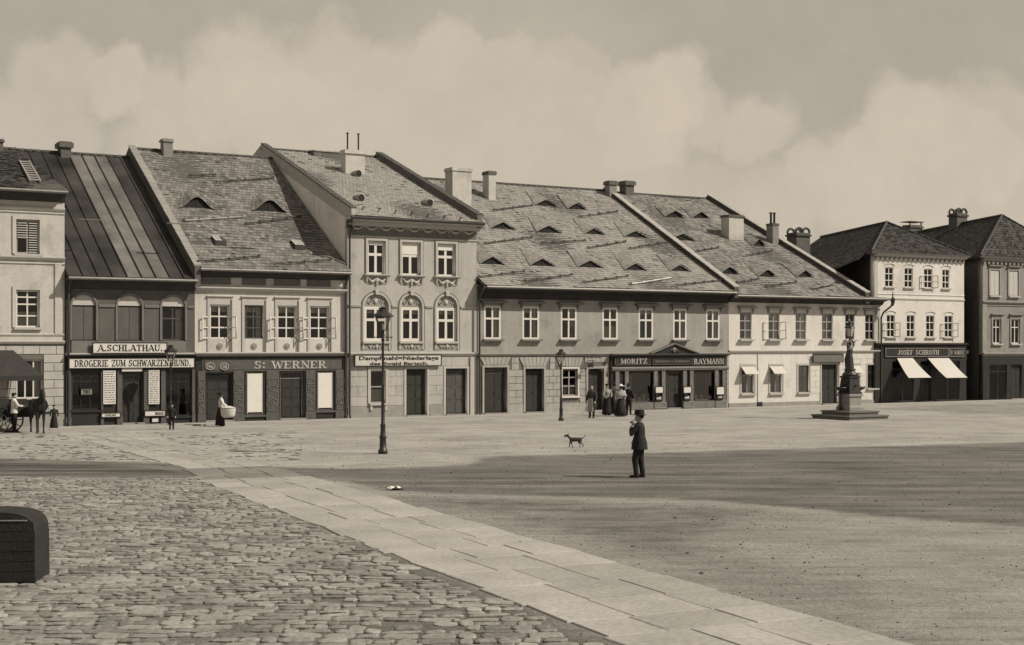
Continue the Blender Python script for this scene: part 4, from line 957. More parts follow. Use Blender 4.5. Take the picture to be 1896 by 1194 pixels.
band(hD, 0, hD.w, zf0, .07, .06, M_DT); MB().box(0, hD.w, -.012, -.003, zf0+.03, hD.ze-.45).build('frieze_ground', M_SH, hD.root)
for k in range(9):
    x0 = .1+(hD.w-.2)*k/9; w = (hD.w-.2)/9; mb = MB()
    mb.tube([(x0+w*q/8, -.05, zf1-.02-.20*math.sin(math.pi*q/8)) for q in range(9)], [.02, .035, .045, .055, .06, .055, .045, .035, .02], 6).ball((x0, -.05, zf1), .06, 8, 5).ball((x0+w*.5, -.04, zf1+.03), .05, 8, 5)
    mb.tube([(x0, -.04, zf1), (x0, -.04, zf1-.24)], [.03, .015], 6); mb.build('garland', M_DT, hD.root, True)
MB().prism_x([(-.004, hD.ze-.46), (-.16, hD.ze-.42), (-.20, hD.ze-.36), (-.36, hD.ze-.34), (-.38, hD.ze-.27), (-.004, hD.ze-.26)], -.12, hD.w+.12).build('cornice', M_DT, hD.root)
MB().prism_x([(-.004, hD.ze-.255), (-.42, hD.ze-.255), (-.54, hD.ze-.16), (-.55, hD.ze-.12), (-.004, hD.ze-.03)], -.14, hD.w+.14).build('cornice', M_DT, hD.root)
gutter(hD, -.1, hD.w+.1, M_TRIM)
band(hD, 0, hD.w, zd(653), .16, .14, M_DT)
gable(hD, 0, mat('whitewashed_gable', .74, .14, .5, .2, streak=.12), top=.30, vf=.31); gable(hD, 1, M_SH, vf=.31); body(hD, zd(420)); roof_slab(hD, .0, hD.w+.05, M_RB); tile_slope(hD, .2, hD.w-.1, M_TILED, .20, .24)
coping(hD, .12, M_COPD, over=.30, w=.34, wallm=M_DT, v0=-.45); coping(hD, hD.w-.06, M_COPD, over=.30, w=.40, wallm=M_SH, v0=-.45)
downpipe(hD, .02, hD.ze-.5, v=-.20); MB().prism_x([(-.55, hD.ze-.45), (-.55, hD.ze-.2), (-.3, hD.ze-.2), (-.3, hD.ze-.6)], -.2, .02).build('rain_hopper', M_PIPE, hD.root)
chimney(hD, 631, 640, 676, 276, 322, M_BR, cap=.08, caph=.22, pots=2, poth=.95, potr=.055)
p = hD.hit(604, 290); ya = p.y-.2
for k in range(4): MB().prism_x([(ya, p.z+.25), (ya, p.z+.31), (hD.r+.2, hD.zr+.16), (hD.r+.2, hD.zr+.1)], p.x-.8+k*.42, p.x-.8+k*.42+.40).build('roof_sheet', M_COP, hD.root)
MB().box(p.x-.8, p.x+.86, ya+.05, hD.r, p.z-.2, p.z+.245).build('hatch_box', M_SH, hD.root)
for (x, y) in ((663, 328), (668, 373), (795, 382)):
    q = hD.hit(x, y); o = MB().tube([(q.x-.05, q.y+.75, hD.rz(q.y+.75)-.05), (q.x, q.y+.2, q.z+.22), (q.x, q.y-.08, q.z+.20)], [.10, .19, .22], 12).build('round_vent', M_COP, hD.root, True)
    MB().tube([(q.x, q.y-.083, q.z+.20), (q.x, q.y-.10, q.z+.20)], .17, 12).build('vent_opening', M_LET, o)
for k in range(7):
    q = hD.hit(672+k*30, 391+k*3.3); MB().bar(q+Vector((0, .1, .06)), q+Vector((0, -.05, .22)), .04).bar(q+Vector((.0, -.05, .22)), q+Vector((.1, -.05, .22)), .04).build('snow_hook', M_IRON, hD.root)
# ground floor
q = gm[0]; surround(hD, q[0], q[1], q[2], q[3], M_DT, .16, .06); window(hD, *q, M_GF, v=.10, splits=(0, .5, 1), cols=1, curtain='low', sill=M_DT, sill_w=.16)
for sx in (q[0]-.06, q[1]-.06): MB().box(sx, sx+.12, -.12, -.003, q[2]-.34, q[2]-.105).build('console', M_DT, hD.root)
for q in gm[1:]: surround(hD, q[0], q[1], 0.07, q[3], M_DT, .13, .05, name='door_surround')
door(hD, *gm[1], M_DOOR, v=.18, frame=M_DOOR2, light=.0); door(hD, *gm[2], M_DOOR2, v=.16, light=.10, frame=M_DOOR)
blocks(hD, .03, hD.w-.03, .62, zd(660), [(a-.17, b+.17, 0, d+.17) for a, b, c, d in [gm[0]]]+[(a-.14, b+.14, 0, d+.14) for a, b, c, d in gm[1:]], M_D, 1.3, .5, g=.008, d=.02)
MB().box(.0, gm[1][0]-.16, -.05, -.003, 0, .58).build('plinth', M_PL, hD.root); MB().box(gm[1][1]+.16, gm[2][0]-.16, -.05, -.003, 0, .58).build('plinth', M_PL, hD.root)
MB().box(hD.w-.42, hD.w-.06, -.10, -.022, 0, zd(661)).build('corner_pier', M_DT, hD.root)
shop_board('shop_sign', 657, 816, 657.5, 676.5, -.12, [('Dampfmehl=Niederlage', 664, 811, 659, 668.5), ('des Ewald Bartsch.', 684, 792, 670, 675.5)], 'white two-line sign board lettered Dampfmehl=Niederlage on the tall grey house', mboard=mat('yellowed_sign_board', .50, .1, 3, 0))

# ---- house E, long, seven windows
hE = House('long_taupe_house', 884.5, 1348, 'long two-storey taupe house with seven white-framed windows above stone blockwork')
hE.slope((886, 527), zE, .72, rE)
ze_ = lambda y: Z(910, y)
WE = [(896, 927), (967, 998), (1038, 1067.5), (1115, 1143.5), (1182, 1209), (1246, 1271), (1307, 1332)]
wt, wb = ze_(566), ze_(628); tz = ze_(654)
plate_obj('wall', M_E, hE.root, rect(.004, hE.w-.004, tz, hE.ze+.05), [rect(hE.X(a), hE.X(b), wb, wt) for a, b in WE], 0, .3)
for i, (a, b) in enumerate(WE):
    x0, x1 = hE.X(a), hE.X(b)
    window(hE, x0, x1, wb, wt, M_WF, v=-.01, splits=(0, .62, 1), fw=.10, mid=.095, curtain=('side', 'both', 'side', 'low', 'top', 'side', 'both')[i], sill=M_CARV, sill_w=.22, sill_d=.09)
    hood(hE, x0, x1, wt+.13, M_CARV, d=.34, ext=.24, th=.10, frieze=.20)
band(hE, 0, hE.w, tz, .16, .16, M_PL)
MB().prism_x([(-.004, hE.ze-.32), (-.12, hE.ze-.30), (-.66, hE.ze-.17), (-.66, hE.ze-.12), (-.004, hE.ze-.02)], 0, hE.w).build('cornice', M_TRIM, hE.root)
MB().box(0, hE.w, -.05, -.003, ze_(553), hE.ze-.33).build('eave_shade_board', M_TRIM, hE.root)  # dark strip: part painted wood, part eave shadow put into the colour
gable(hE, 0, M_SH, vf=.31); gable(hE, 1, M_SH, vf=.31); body(hE, ze_(550)); roof_slab(hE, .0, hE.w-.02, M_RB); tile_slope(hE, .0, hE.w-.1, M_TILE, .20, .26)
gutter(hE, .05, hE.w-.05); downpipe(hE, -.03, hE.ze-.15, v=-.24)
coping(hE, hE.w-.02, M_COP, over=.26, w=.42, wallm=M_COPD)
for d in ((889, 935, 490), (982, 1028, 493), (1070, 1117, 496), (1157, 1199, 501), (1241, 1279, 503), (909, 955, 425), (995, 1039, 431), (1083, 1119, 435), (1157, 1200, 440), (992, 1032, 382), (1052, 1087, 388)):
    dormer(hE, *d, .40, 2.0, M_TILE)
for g in ((898, 454, 984, 442), (1004, 453, 1083, 448), (1088, 462, 1158, 450), (1166, 463, 1235, 451), (886, 516, 970, 506), (972, 524, 1058, 512), (1080, 526, 1162, 514), (1168, 529, 1243, 517, M_BLIND), (1252, 531, 1336, 522), (914, 392, 985, 383), (1073, 404, 1143, 394)): snow_guard(hE, *g)
chimney(hE, 824, 838, 873, 309, 400, M_BR, cap=.05, caph=.2); chimney(hE, 894, 905, 918, 316, 371, M_BR, cap=.05, caph=.2, capm=M_BRD)
chimney(hE, 1120, 1129, 1142, 334, 366, M_BRM, cap=.08, caph=.26, capm=M_BRD)
ge = lambda y: Z(950, y)
gops = [(896, 938, 680, 772), (972, 1006, 683, 768), (1041, 1069, 684, 735), (1088, 1117, 684, 766)]
gm = [(hE.X(a), hE.X(b), (ge(d) if i == 2 else .1), ge(c)) for i, (a, b, c, d) in enumerate(gops)]
hs = [rect(*q) for q in gm[:3]]+[arch(*gm[3], .22)]
SX = hE.X(1128)
shops = [(1166, 1208, 689, 742), (1233, 1262, 689, 762), (1284, 1322, 689, 742)]
g2 = lambda y: Z(1240, y)
sm_ = [(hE.X(a), hE.X(b), (.12 if i == 1 else g2(d)), g2(c)) for i, (a, b, c, d) in enumerate(shops)]
plate_obj('ground_floor_wall', M_EJ, hE.root, rect(.004, SX, 0, tz-.003), hs, 0, .3)
plate_obj('shop_front', M_SHOP, hE.root, rect(SX+.002, hE.w-.22, 0, tz-.17), [rect(*q) for q in sm_], -.16, .25)
MB().box(hE.w-.215, hE.w-.004, 0, .3, 0, tz-.003).build('ground_floor_wall', M_EJ, hE.root)
hol = [(a-.13, b+.13, 0, d+.13) for a, b, c, d in (gm[0], gm[1], gm[3])]+[(gm[2][0]-.13, gm[2][1]+.13, gm[2][2]-.12, gm[2][3]+.13)]
hol += [((q[0]+q[1])/2-.95, (q[0]+q[1])/2+.95, q[3]+.02, q[3]+.72) for q in (gm[0], gm[1], gm[2])]
blocks(hE, .30, SX-.02, .55, tz-.16, hol, M_EG, .58, .33, d=.03)
blocks(hE, hE.w-.21, hE.w-.01, .07, tz-.16, [], M_EG, .2, .33, d=.03)
for q in (gm[0], gm[1], gm[2]): voussoirs(hE, (q[0]+q[1])/2, min(q[1]-q[0]+.3, 1.4), q[3]+.13, min(q[3]+.62, tz-.17), M_EG, 7, 1.35)
pl = [.3]+[v for q in (gm[0], gm[1], gm[3]) for v in (q[0]-.13, q[1]+.13)]+[SX]
for a, b in zip(pl[::2], pl[1::2]): MB().box(a, b, -.045, -.003, 0, .54).build('plinth', M_EG, hE.root)
for q in (gm[0], gm[1], gm[3]): surround(hE, q[0], q[1], .07, q[3], M_EG, .12, .07, name='door_surround')
surround(hE, *gm[2], M_F, .11, .05)
door(hE, *gm[0], M_DOOR, v=.16, light=.10, frame=M_DOOR2); door(hE, *gm[1], M_DOOR, v=.20, light=0, frame=M_DOOR); door(hE, *gm[3], M_DOOR, v=.20, light=0, frame=M_DOOR)
window(hE, *gm[2], M_GF, v=.08, splits=(0, .36, .68, 1), curtain='low', sill=M_F)
for i in (0, 2):
    q = sm_[i]; o = window(hE, *q, M_SHOP2, v=-.11, cols=1, splits=(0, 1), curtain=None, sill=M_SHOP2, name='display_window', fw=.05)
    MB().box(.05, q[1]-q[0]-.05, .12, .9, -.05, .04).build('display_shelf', M_SHOP2, o)
    for k in range(7):
        s = rnd.uniform(.10, .24); xx = .12+k*(q[1]-q[0]-.35)/6.2; MB().box(xx, xx+s*.8, .16+.05*(k % 2), .3+.05*(k % 2), .05, .06+s*rnd.choice((.6, 1, 1.5))).build('packaged_goods', (M_SIGN, M_CLOTHG, M_PL)[k % 3], o)
door(hE, *sm_[1], M_DOOR, v=-.06, light=.0, frame=M_SHOP2, panels=4)
for a, b in ((1139, 1163), (1210, 1231), (1264, 1283), (1323, 1343)):
    x0, x1 = hE.X(a, -.2), hE.X(b, -.2); zc0 = g2(686)
    o = MB().box(x0, x0+.24, -.26, -.162, .5, zc0).box(x1-.24, x1, -.26, -.162, .5, zc0).box(x0-.03, x1+.03, -.32, -.162, .08, .50).build('pilaster', M_SHOP3, hE.root)
    plate_obj('base_panel', M_PL, o, rect(x0+.02, x1-.02, .14, .45), [rect(x0+.06, x1-.06, .18, .41)], -.34, -.322)
MB().box(hE.X(1164, -.2), hE.X(1209, -.2), -.29, -.162, .08, .48).build('stall_riser', M_SHOP3, hE.root); MB().box(hE.X(1284.5, -.2), hE.X(1322, -.2), -.29, -.162, .08, .48).build('stall_riser', M_SHOP3, hE.root)
MB().prism_x([(-.165, g2(686)), (-.30, g2(685)), (-.34, g2(681)), (-.30, g2(679)), (-.165, g2(678))], SX, hE.w-.2).build('shop_moulding', M_SHOP3, hE.root)
MB().prism_x([(-.165, g2(659)), (-.30, g2(658.5)), (-.44, g2(656)), (-.44, g2(655)), (-.165, g2(654.5))], SX-.05, hE.w-.15).build('shop_cornice', M_SHOP2, hE.root)
pa, pb, pc = hE.X(1205, -.3), hE.X(1291, -.3), hE.X(1247, -.3)
pd = MB().prism_y([(pa, g2(655)), (pb, g2(655)), (pc, g2(637))], -.34, -.17).build('pediment', M_SHOP, hE.root)
MB().bar((pa-.05, -.33, g2(655)+.03), (pc, -.33, g2(636)), .26, .07).bar((pc, -.33, g2(636)), (pb+.05, -.33, g2(655)+.03), .26, .07).build('raking_moulding', M_SHOP3, pd)
MB().ball((pc, -.38, g2(648)), (.14, .05, .16), 10, 6).tube([(pc-.3, -.37, g2(652)), (pc-.15, -.38, g2(646)), (pc, -.38, g2(650)), (pc+.15, -.38, g2(646)), (pc+.3, -.37, g2(652))], .03, 6).build('carved_crest', M_SHOP3, pd, True)
shop_board('shop_sign', 1138, 1203, 662, 675, -.20, [('MORITZ', 1149, 1197, 664, 673)], 'dark fascia panel with pale letters MORITZ left of the pediment', mboard=M_SHOP, mtext=M_LETL, frame=M_SHOP2)
shop_board('shop_sign', 1208, 1278, 663, 674, -.20, [('Galanterie= u. Spielwaaren', 1212, 1275, 666, 672)], 'dark fascia panel with small faded script under the pediment', mboard=M_SHOP, mtext=M_SHOP3, frame=M_SHOP2)
shop_board('shop_sign', 1281, 1342, 662, 675, -.20, [('RAYMANN', 1284, 1339, 664, 673.5)], 'dark fascia panel with pale letters RAYMANN right of the pediment', mboard=M_SHOP, mtext=M_LETL, frame=M_SHOP2)
for (xa, y0, y1, lb) in ((1220, 716, 727, 'left of the shop door'), (1272, 716, 727, 'right of the shop door'), (1333, 716, 730, 'at the right end')):
    shop_board('show_card', xa-7, xa+7, y0, y1, -.37, [], 'white show card on the MORITZ RAYMANN shop pilaster '+lb, frame=M_SHOP, cat='sign')
    vc = -.36; o = empty('display_case', WP(U(xa, vc), vc, .55), A, 'small glazed show case with pale goods '+lb+' of MORITZ RAYMANN' if 'end' not in lb else 'small glazed show case with pale goods at the right end of the toy shop', 'showcase')
    MB().box(-.22, .22, -.04, .10, 0, .05).box(-.22, -.19, -.04, .10, .053, .55).box(.19, .22, -.04, .10, .053, .55).box(-.22, .22, -.04, .10, .553, .6).build('case_frame', M_SHOP, o)
    for k in range(3): MB().lathe([(.04, 0), (.06, .06), (.03, .1+.03*k), (.0, .13+.03*k)], (-.11+.11*k, .02, .056), 8).build('goods', M_SIGN, o)
# iron bracket sign by the arched door
o = empty('bracket_sign', WP(U(1088, -.03), -.03, Z(1088, 680)), A, 'small dark plate hanging on a scrolled iron bracket above the arched doorway', 'sign')
MB().tube([(0, 0, .35), (0, -.5, .35), (0, -.75, .35)], .02, 6).tube([(0, 0, 0), (0, -.25, .1), (0, -.5, .33)], .015, 6).build('bracket', M_IRON, o)
MB().box(-.35, .05, -.5, -.47, .0, .22).build('plate', M_SHOP, o)
pts = []
mb = MB()
for k in range(5): mb.tube([(-.2+.25*k+.09*math.cos(t), -.03, .62+.09*math.sin(t)) for t in [2*math.pi*i/9 for i in range(10)]], .018, 5)
mb.build('scrollwork', M_IRON, o)

# ---- house F, white with six windows
hF = House('white_six_window_house', 1349, 1629, 'white plastered two-storey house with six hooded windows behind the fountain')
hF.slope((1352, 544), zF, .60, rF)
zf = lambda y: Z(1380, y)
WF_ = [(1370, 1392), (1423, 1443.5), (1473, 1493), (1522, 1542), (1565, 1583), (1602, 1620)]
wt, wb = zf(578), zf(628); tz = zf(651)
plate_obj('wall', M_F, hF.root, rect(.004, hF.w-.004, tz, hF.ze+.05), [rect(hF.X(a), hF.X(b), wb, wt) for a, b in WF_], 0, .3)
for i, (a, b) in enumerate(WF_):
    x0, x1 = hF.X(a), hF.X(b)
    o = window(hF, x0, x1, wb, wt, M_GF, v=.07, splits=(0, .34, .68, 1), fw=.06, curtain=('side', 'both', 'side', 'low', 'both', 'side')[i], sill=M_TRIML, sill_w=.22, sill_d=.09)
    win_w[o.name] = x1-x0
    if i == 1: open_sash(o, (x1-x0)/2, 0, (wt-wb)*.66, -1, 14); open_sash(o, (x1-x0)/2, 0, (wt-wb)*.66, 1, 55)
    hood(hF, x0, x1, wt+.22, M_PL, d=.26, ext=.20, th=.09, frieze=.25)
band(hF, 0, hF.w, tz+.07, .15, .13, M_TRIML)
MB().prism_x([(-.004, hF.ze-.45), (-.14, hF.ze-.40), (-.22, hF.ze-.25), (-.54, hF.ze-.17), (-.54, hF.ze-.12), (-.004, hF.ze-.02)], 0, hF.w+.15).build('cornice', M_TRIM, hF.root)
xP = hF.X(1592)
gable(hF, 0, M_SH, vf=.31); body(hF, zf(560))
MB().prism_x([(.31, 0), (.31, hF.rz(.31)-.1), (hF.r, hF.zr-.1), (2*hF.r, hF.rz(2*hF.r)-.1), (2*hF.r, 0)], xP-.15, xP+.12).build('gable_wall', M_SH, hF.root)
MB().box(xP+.13, hF.w-.01, 3.0, 3.3, 0, hF.ze).box(hF.w-.31, hF.w-.01, .31, 2.99, 0, hF.ze).build('annex_wall', M_F, hF.root)
MB().prism_x([(-.62, hF.ze-.10), (-.62, hF.ze), (3.5, hF.ze+.35), (3.5, hF.ze+.2)], xP+.16, hF.w+.2).build('annex_roof', M_TILEF, hF.root)
roof_slab(hF, .0, xP, M_RB); tile_slope(hF, .05, xP-.1, M_TILEF, .23, .28)
gutter(hF, .05, hF.w+.2)
coping(hF, xP, M_COP, over=.30, w=.42, wallm=M_COPD)
for d in ((1232, 1267, 403), (1282, 1313, 405), (1241, 1287, 446), (1333, 1367, 508), (1404, 1437, 513), (1475, 1505, 514), (1393, 1416, 456)): dormer(hF, *d, .42, 1.9, M_TILEF)
for g in ((1278, 470, 1330, 461), (1382, 476, 1428, 467), (1350, 529, 1404, 519), (1418, 533, 1474, 525), (1504, 538, 1540, 531)): snow_guard(hF, *g)
chimney(hF, 1335, 1350, 1377, 397, 444, M_BR, cap=.07, caph=.14, capm=M_BRD); chimney(hF, 1419, 1431, 1442, 413, 452, M_BRM, cap=.04, caph=.12, pots=2, poth=.72, potr=.09, capm=M_BRD)
chimney(hF, 1147, 1159, 1174, 334, 364, M_BRD, cap=.1, caph=.3, v=rF-.4)
# downpipe with hopper at the right corner
xr = hF.w+.05
MB().tube([(xr+.25, -.75, hF.ze-.1), (xr+.22, -.7, hF.ze-.5), (xr, -.25, hF.ze-.9), (xr-.05, -.12, hF.ze-1.2), (xr-.05, -.12, .15)], .055, 8).build('downpipe', M_PIPE, hF.root)
MB().lathe([(.05, -.45), (.13, -.2), (.15, 0), (.10, .02), (.04, .1), (.03, .35), (.0, .42)], (xr+.27, -.76, hF.ze-.05), 10).build('rain_hopper', M_PIPE, hF.root)
gf = lambda y: Z(1450, y)
gops = [(1373, 1396, 677, 727), (1426, 1448, 677, 727), (1478, 1498, 677, 727), (1521, 1552, 675, 755), (1573, 1591, 677, 732), (1606, 1623, 677, 722)]
gm = [(hF.X(a), hF.X(b), (.1 if i == 3 else gf(d)), gf(c)) for i, (a, b, c, d) in enumerate(gops)]
plate_obj('ground_floor_wall', M_F, hF.root, rect(.004, hF.w-.004, 0, tz-.003), [rect(*q) for q in gm], 0, .3)
for i, q in enumerate(gm):
    if i == 3: surround(hF, q[0], q[1], .07, q[3], M_TRIML, .12, .04, name='door_surround'); door(hF, *q, M_DOOR, v=.16, light=.0, frame=M_DOOR2); continue
    window(hF, *q, M_DF if i in (2, 5) else M_GF, v=.08, splits=(0, .66, 1), fw=.05, mid=.04, curtain='side' if i < 2 else None, sill=M_TRIML, sill_w=.14)
    surround(hF, *q, M_TRIML, .12, .03)
    if i in (0, 1, 4):
        v0 = -.05; o = empty('window_awning', WP(U((gops[i][0]+gops[i][1])/2, v0), v0, q[3]-.02), A,
              {0: 'small white canvas flap propped over the leftmost ground-floor window of the white house', 1: 'small white canvas flap over the second ground-floor window of the white house', 4: 'small white canvas flap just right of the fountain figure'}[i], 'awning')
        w = (q[1]-q[0])/2+.03; pp = [(-w, 0, 0), (w, 0, 0), (w+.0, -.42, -.42), (-w, -.42, -.42)]
        MB().add(pp+[(x, y, z-.02) for x, y, z in pp], [(0,1,2,3),(7,6,5,4),(0,4,5,1),(1,5,6,2),(2,6,7,3),(3,7,4,0)]).build('canvas', M_CANV, o)
        MB().tube([(-w, 0, -.45), (-w, -.42, -.43)], .01, 5).tube([(w, 0, -.45), (w, -.42, -.43)], .01, 5).build('iron_frame', M_IRON, o)
blocks(hF, hF.X(1496), hF.w-.02, .75, tz-.12, [(a-.13, b+.13, c-.12 if c > .2 else 0, d+.13) for a, b, c, d in gm]+[(hF.X(1503), hF.X(1560), zf(672), zf(650))], M_F, .62, .34, g=.007, d=.018)
MB().box(0, hF.X(1519), -.05, -.003, 0, gf(744)).build('plinth', M_PL, hF.root); MB().box(hF.X(1555), hF.w, -.05, -.003, 0, gf(744)).build('plinth', M_PL, hF.root)
MB().box(hF.X(1401), hF.X(1410), -.09, -.052, .07, gf(743)).build('cellar_hatch', M_LET, hF.root)
MB().box(hF.X(1401)+.05, hF.X(1401)+.08, -.03, -.003, gf(743), tz-.1).build('wall_crack_strip', M_PL, hF.root)
shop_board('shop_sign', 1505, 1560, 656.5, 670, -.10, [], 'unreadable dark grey sign board over the doorway of the white house', mboard=M_CARV, frame=M_SHOP)

# ---- skewed houses on the right
sideV = Vector(((620-CX)/F, 1)).normalized()
# express the side direction in row coordinates
sx_, sv_ = sideV.dot(dvec), sideV.dot(nvec); sk = sx_/sv_      # local x shift per metre of depth
def skew_house(h, ze, zr, depth, m_side, m_roof, hip, ov=.35):
    w = h.w; f = lambda x, v, z: (x+v*sk, v, z)
    def sbox(mb, x0, x1, v0, v1, z0, z1):
        mb.add([f(x0,v0,z0), f(x1,v0,z0), f(x1,v1,z0), f(x0,v1,z0), f(x0,v0,z1), f(x1,v0,z1), f(x1,v1,z1), f(x0,v1,z1)], [(0,3,2,1),(4,5,6,7),(0,1,5,4),(1,2,6,5),(2,3,7,6),(3,0,4,7)])
    mb = MB(); sbox(mb, .004, .3, .31, depth, 0, ze-.02); sbox(mb, w-.3, w-.004, .31, depth, 0, ze-.02); sbox(mb, .31, w-.31, depth-.3, depth, 0, ze-.02); mb.build('side_wall', m_side, h.root)
    mb = MB(); sbox(mb, .31, w-.31, 1.3, 1.4, 0, ze-.1); mb.build('dark_room_screen', M_INT, h.root)  # added dark screen, keeps the rooms looking unlit
    e = [f(-ov, -ov, ze), f(w+ov, -ov, ze), f(w+ov, depth, ze), f(-ov, depth, ze)]; r0, r1 = f(w/2, hip, zr), f(w/2, depth, zr)
    b = [(x, y, z-.12) for x, y, z in e]
    MB().add(e+[r0, r1]+b, [(0,1,4),(1,2,5,4),(3,0,4,5),(2,3,5),(6,7,1,0),(7,8,2,1),(8,9,3,2),(9,6,0,3),(9,8,7,6)]).build('roof', M_RB, h.root)
    # tiles on the three visible slopes
    mb = MB()
    def slope(p, q, pt, qt, tw=.26, tl=.30):       # quad: eave p->q, top pt->qt
        p, q, pt, qt = map(Vector, (p, q, pt, qt)); nn = (q-p).cross(pt-p).normalized(); nn = nn if nn.z > 0 else -nn
        ln = ((pt+qt)/2-(p+q)/2).length; rows = int(ln/tl)
        for r in range(rows):
            a, b_ = r/rows, (r+1.1)/rows; A0, B0 = p.lerp(pt, a), q.lerp(qt, a); A1, B1 = p.lerp(pt, min(1, b_)), q.lerp(qt, min(1, b_))
            n_ = max(1, int((B0-A0).length/tw))
            for k in range(n_):
                o_ = .5 if r % 2 else 0; s0, s1 = max(0, (k+o_)/n_-.5/n_), min(1, (k+1+o_)/n_-.5/n_-.006)
                l = rnd.uniform(.02, .04)
                v4 = [A0.lerp(B0, s0)+nn*l, A0.lerp(B0, s1)+nn*l, A1.lerp(B1, s1)+nn*.008, A1.lerp(B1, s0)+nn*.008]
                mb.add([*v4, v4[0]-nn*.02, v4[1]-nn*.02], [(0, 1, 2, 3), (0, 4, 5, 1)])
    slope(e[3], e[0], r1, r0); slope(e[0], e[1], r0, r0); slope(e[1], e[2], r0, r1)
    mb.build('roof_tiles', m_roof, h.root, kind='stuff')
    for a, b_ in ((e[0], r0), (e[1], r0), (r0, r1)):
        a, b_ = Vector(a), Vector(b_); n_ = int((b_-a).length/.45)
        mm = MB().tube([(0, 0, 0), (b_-a)/n_*1.04], [.07, .08], 6).mesh('ridge_tile', M_COPD if m_roof is M_TILEG and a is not None else m_roof, True)
        for k in range(n_): inst('ridge_tile', mm, h.root, a+(b_-a)*(k/n_)+Vector((0, 0, .05)))
    return f
hG = House('white_corner_house', 1618, 1785, 'white three-storey house with dentil cornice and a dark hipped slate roof')
zg = lambda y: Z(1700, y)
zeG = Z(1618, 466); 
zrG = Z(1640, 412, 5.0); fG = skew_house(hG, zeG, zrG, 17, mat('slate_hung_wall', .06, .5, 1.2, .4, island=0, fine=.3), M_TILEG, 5.0)
mb = MB(); tpG = (zrG-zeG)/(hG.w/2+.35)
def lw(x, v): return fG(x, v, zeG+(x+.35)*tpG)
for r_ in range(30):                       # the left slope runs on down to the neighbour's party wall
    xh = -.36-r_*.28; v = .55
    while v < 16.8:
        if xh-.28+(v)*sk > -.75:
            l = rnd.uniform(.02, .045); a, b, c, d = lw(xh-.28, v), lw(xh-.28, v+.25), lw(xh+.03, v+.25), lw(xh+.03, v)
            mb.add([(a[0], a[1], a[2]+l), (b[0], b[1], b[2]+l), (c[0], c[1], c[2]+.008), (d[0], d[1], d[2]+.008), (a[0], a[1], a[2]+l-.02), (b[0], b[1], b[2]+l-.02)], [(0, 1, 2, 3), (0, 4, 5, 1)])
        v += .262
mb.build('roof_tiles', M_TILEG, hG.root, kind='stuff')
q = [lw(-.34, .6)] + [(-.70, v, zeG+(-.70-v*sk+.35)*tpG) for v in (.7, 8, 16.8)] + [lw(-.34, 16.8)]
MB().add(q+[(x, y, z-.12) for x, y, z in q], [(0,1,2,3,4),(9,8,7,6,5)]+[(k, k+5, (k+1) % 5+5, (k+1) % 5) for k in range(5)]).build('lower_roof', M_RB, hG.root)
wins = [(1639, 1654.5, 496, 531.5), (1675, 1690, 497, 532), (1711, 1726.5, 498, 534), (1745, 1758, 499.5, 535)]
wl = [(1642, 1657, 583, 624), (1679, 1694, 584, 624.5), (1715, 1730, 585, 625.5), (1749, 1764, 586, 626)]
za1, za0 = Z(1646, 495), Z(1646, 531); zb1, zb0 = Z(1650, 583), Z(1650, 624)
WG = [(hG.X(a), hG.X(b), za0, za1) for a, b, _, _ in wins]+[(hG.X(a), hG.X(b), zb0, zb1) for a, b, _, _ in wl]
zs = Z(1700, 636)
plate_obj('wall', M_G, hG.root, rect(.004, hG.w-.004, zs, zeG-.02), [rect(*q) for q in WG], 0, .3)
for i, q in enumerate(WG):
    o = window(hG, *q, M_WF, v=.05, splits=(0, .34, .68, 1), fw=.05, mid=.05, curtain='side', sill=M_TRIML, sill_w=.12, sill_d=.07); win_w[o.name] = q[1]-q[0]
    if i in (2, 4, 7): open_sash(o, (q[1]-q[0])/2, 0, (q[3]-q[2])*.66, -1, 18); open_sash(o, (q[1]-q[0])/2, 0, (q[3]-q[2])*.66, 1, 50)
    c = (q[0]+q[1])/2; MB().tube([(c-.42*math.cos(math.pi*k/8), -.02, q[3]+.10+.14*math.sin(math.pi*k/8)) for k in range(9)], .022, 5).build('arch_moulding', M_TRIML, hG.root)
MB().prism_x([(-.004, zeG-.28), (-.10, zeG-.26), (-.30, zeG-.16), (-.33, zeG-.125), (-.004, zeG-.121)], -.05, hG.w+.05).build('cornice', M_TRIML, hG.root)
for k in range(20): cbox('dentil', M_PL, hG.root, .08+k*(hG.w-.3)/19, .20+k*(hG.w-.3)/19, -.15, -.004, zeG-.44, zeG-.282)
band(hG, 0, hG.w, Z(1700, 552), .12, .07, M_G); band(hG, 0, hG.w, Z(1700, 545), .06, .04, M_G)
MB().box(0, .3, -.04, -.003, zs, zeG-.3).build('corner_pilaster', M_TRIML, hG.root)
sh = [(1650, 1690, 668, 742), (1702, 1722, 668, 749), (1732, 1775, 668, 742)]
smg = [(hG.X(a), hG.X(b), (.1 if i == 1 else zg(d)), zg(c)) for i, (a, b, c, d) in enumerate(sh)]
plate_obj('shop_front', M_SHOP, hG.root, rect(.004, hG.w+.1, 0, zs-.003), [rect(*q) for q in smg], -.10, .25)
for i in (0, 2): window(hG, *smg[i], M_SHOP, v=-.05, cols=2, splits=(0, .8, 1), curtain=None, sill=M_SHOP, name='display_window', fw=.05)
door(hG, *smg[1], M_DOOR, v=.0, frame=M_SHOP, light=.1)
MB().prism_x([(-.102, zs-.12), (-.3, zs-.06), (-.3, zs), (-.004, zs+.05)], 0, hG.w+.1).build('shop_cornice', M_SHOP, hG.root)
shop_board('shop_sign', 1639, 1755, 645, 659.5, -.12, [('JOSEF SCHROTH', 1661, 1737, 648, 656.5)], 'dark sign lettered JOSEF SCHROTH above two pale awnings', mboard=M_SHOP, mtext=M_LETL, frame=M_PL)
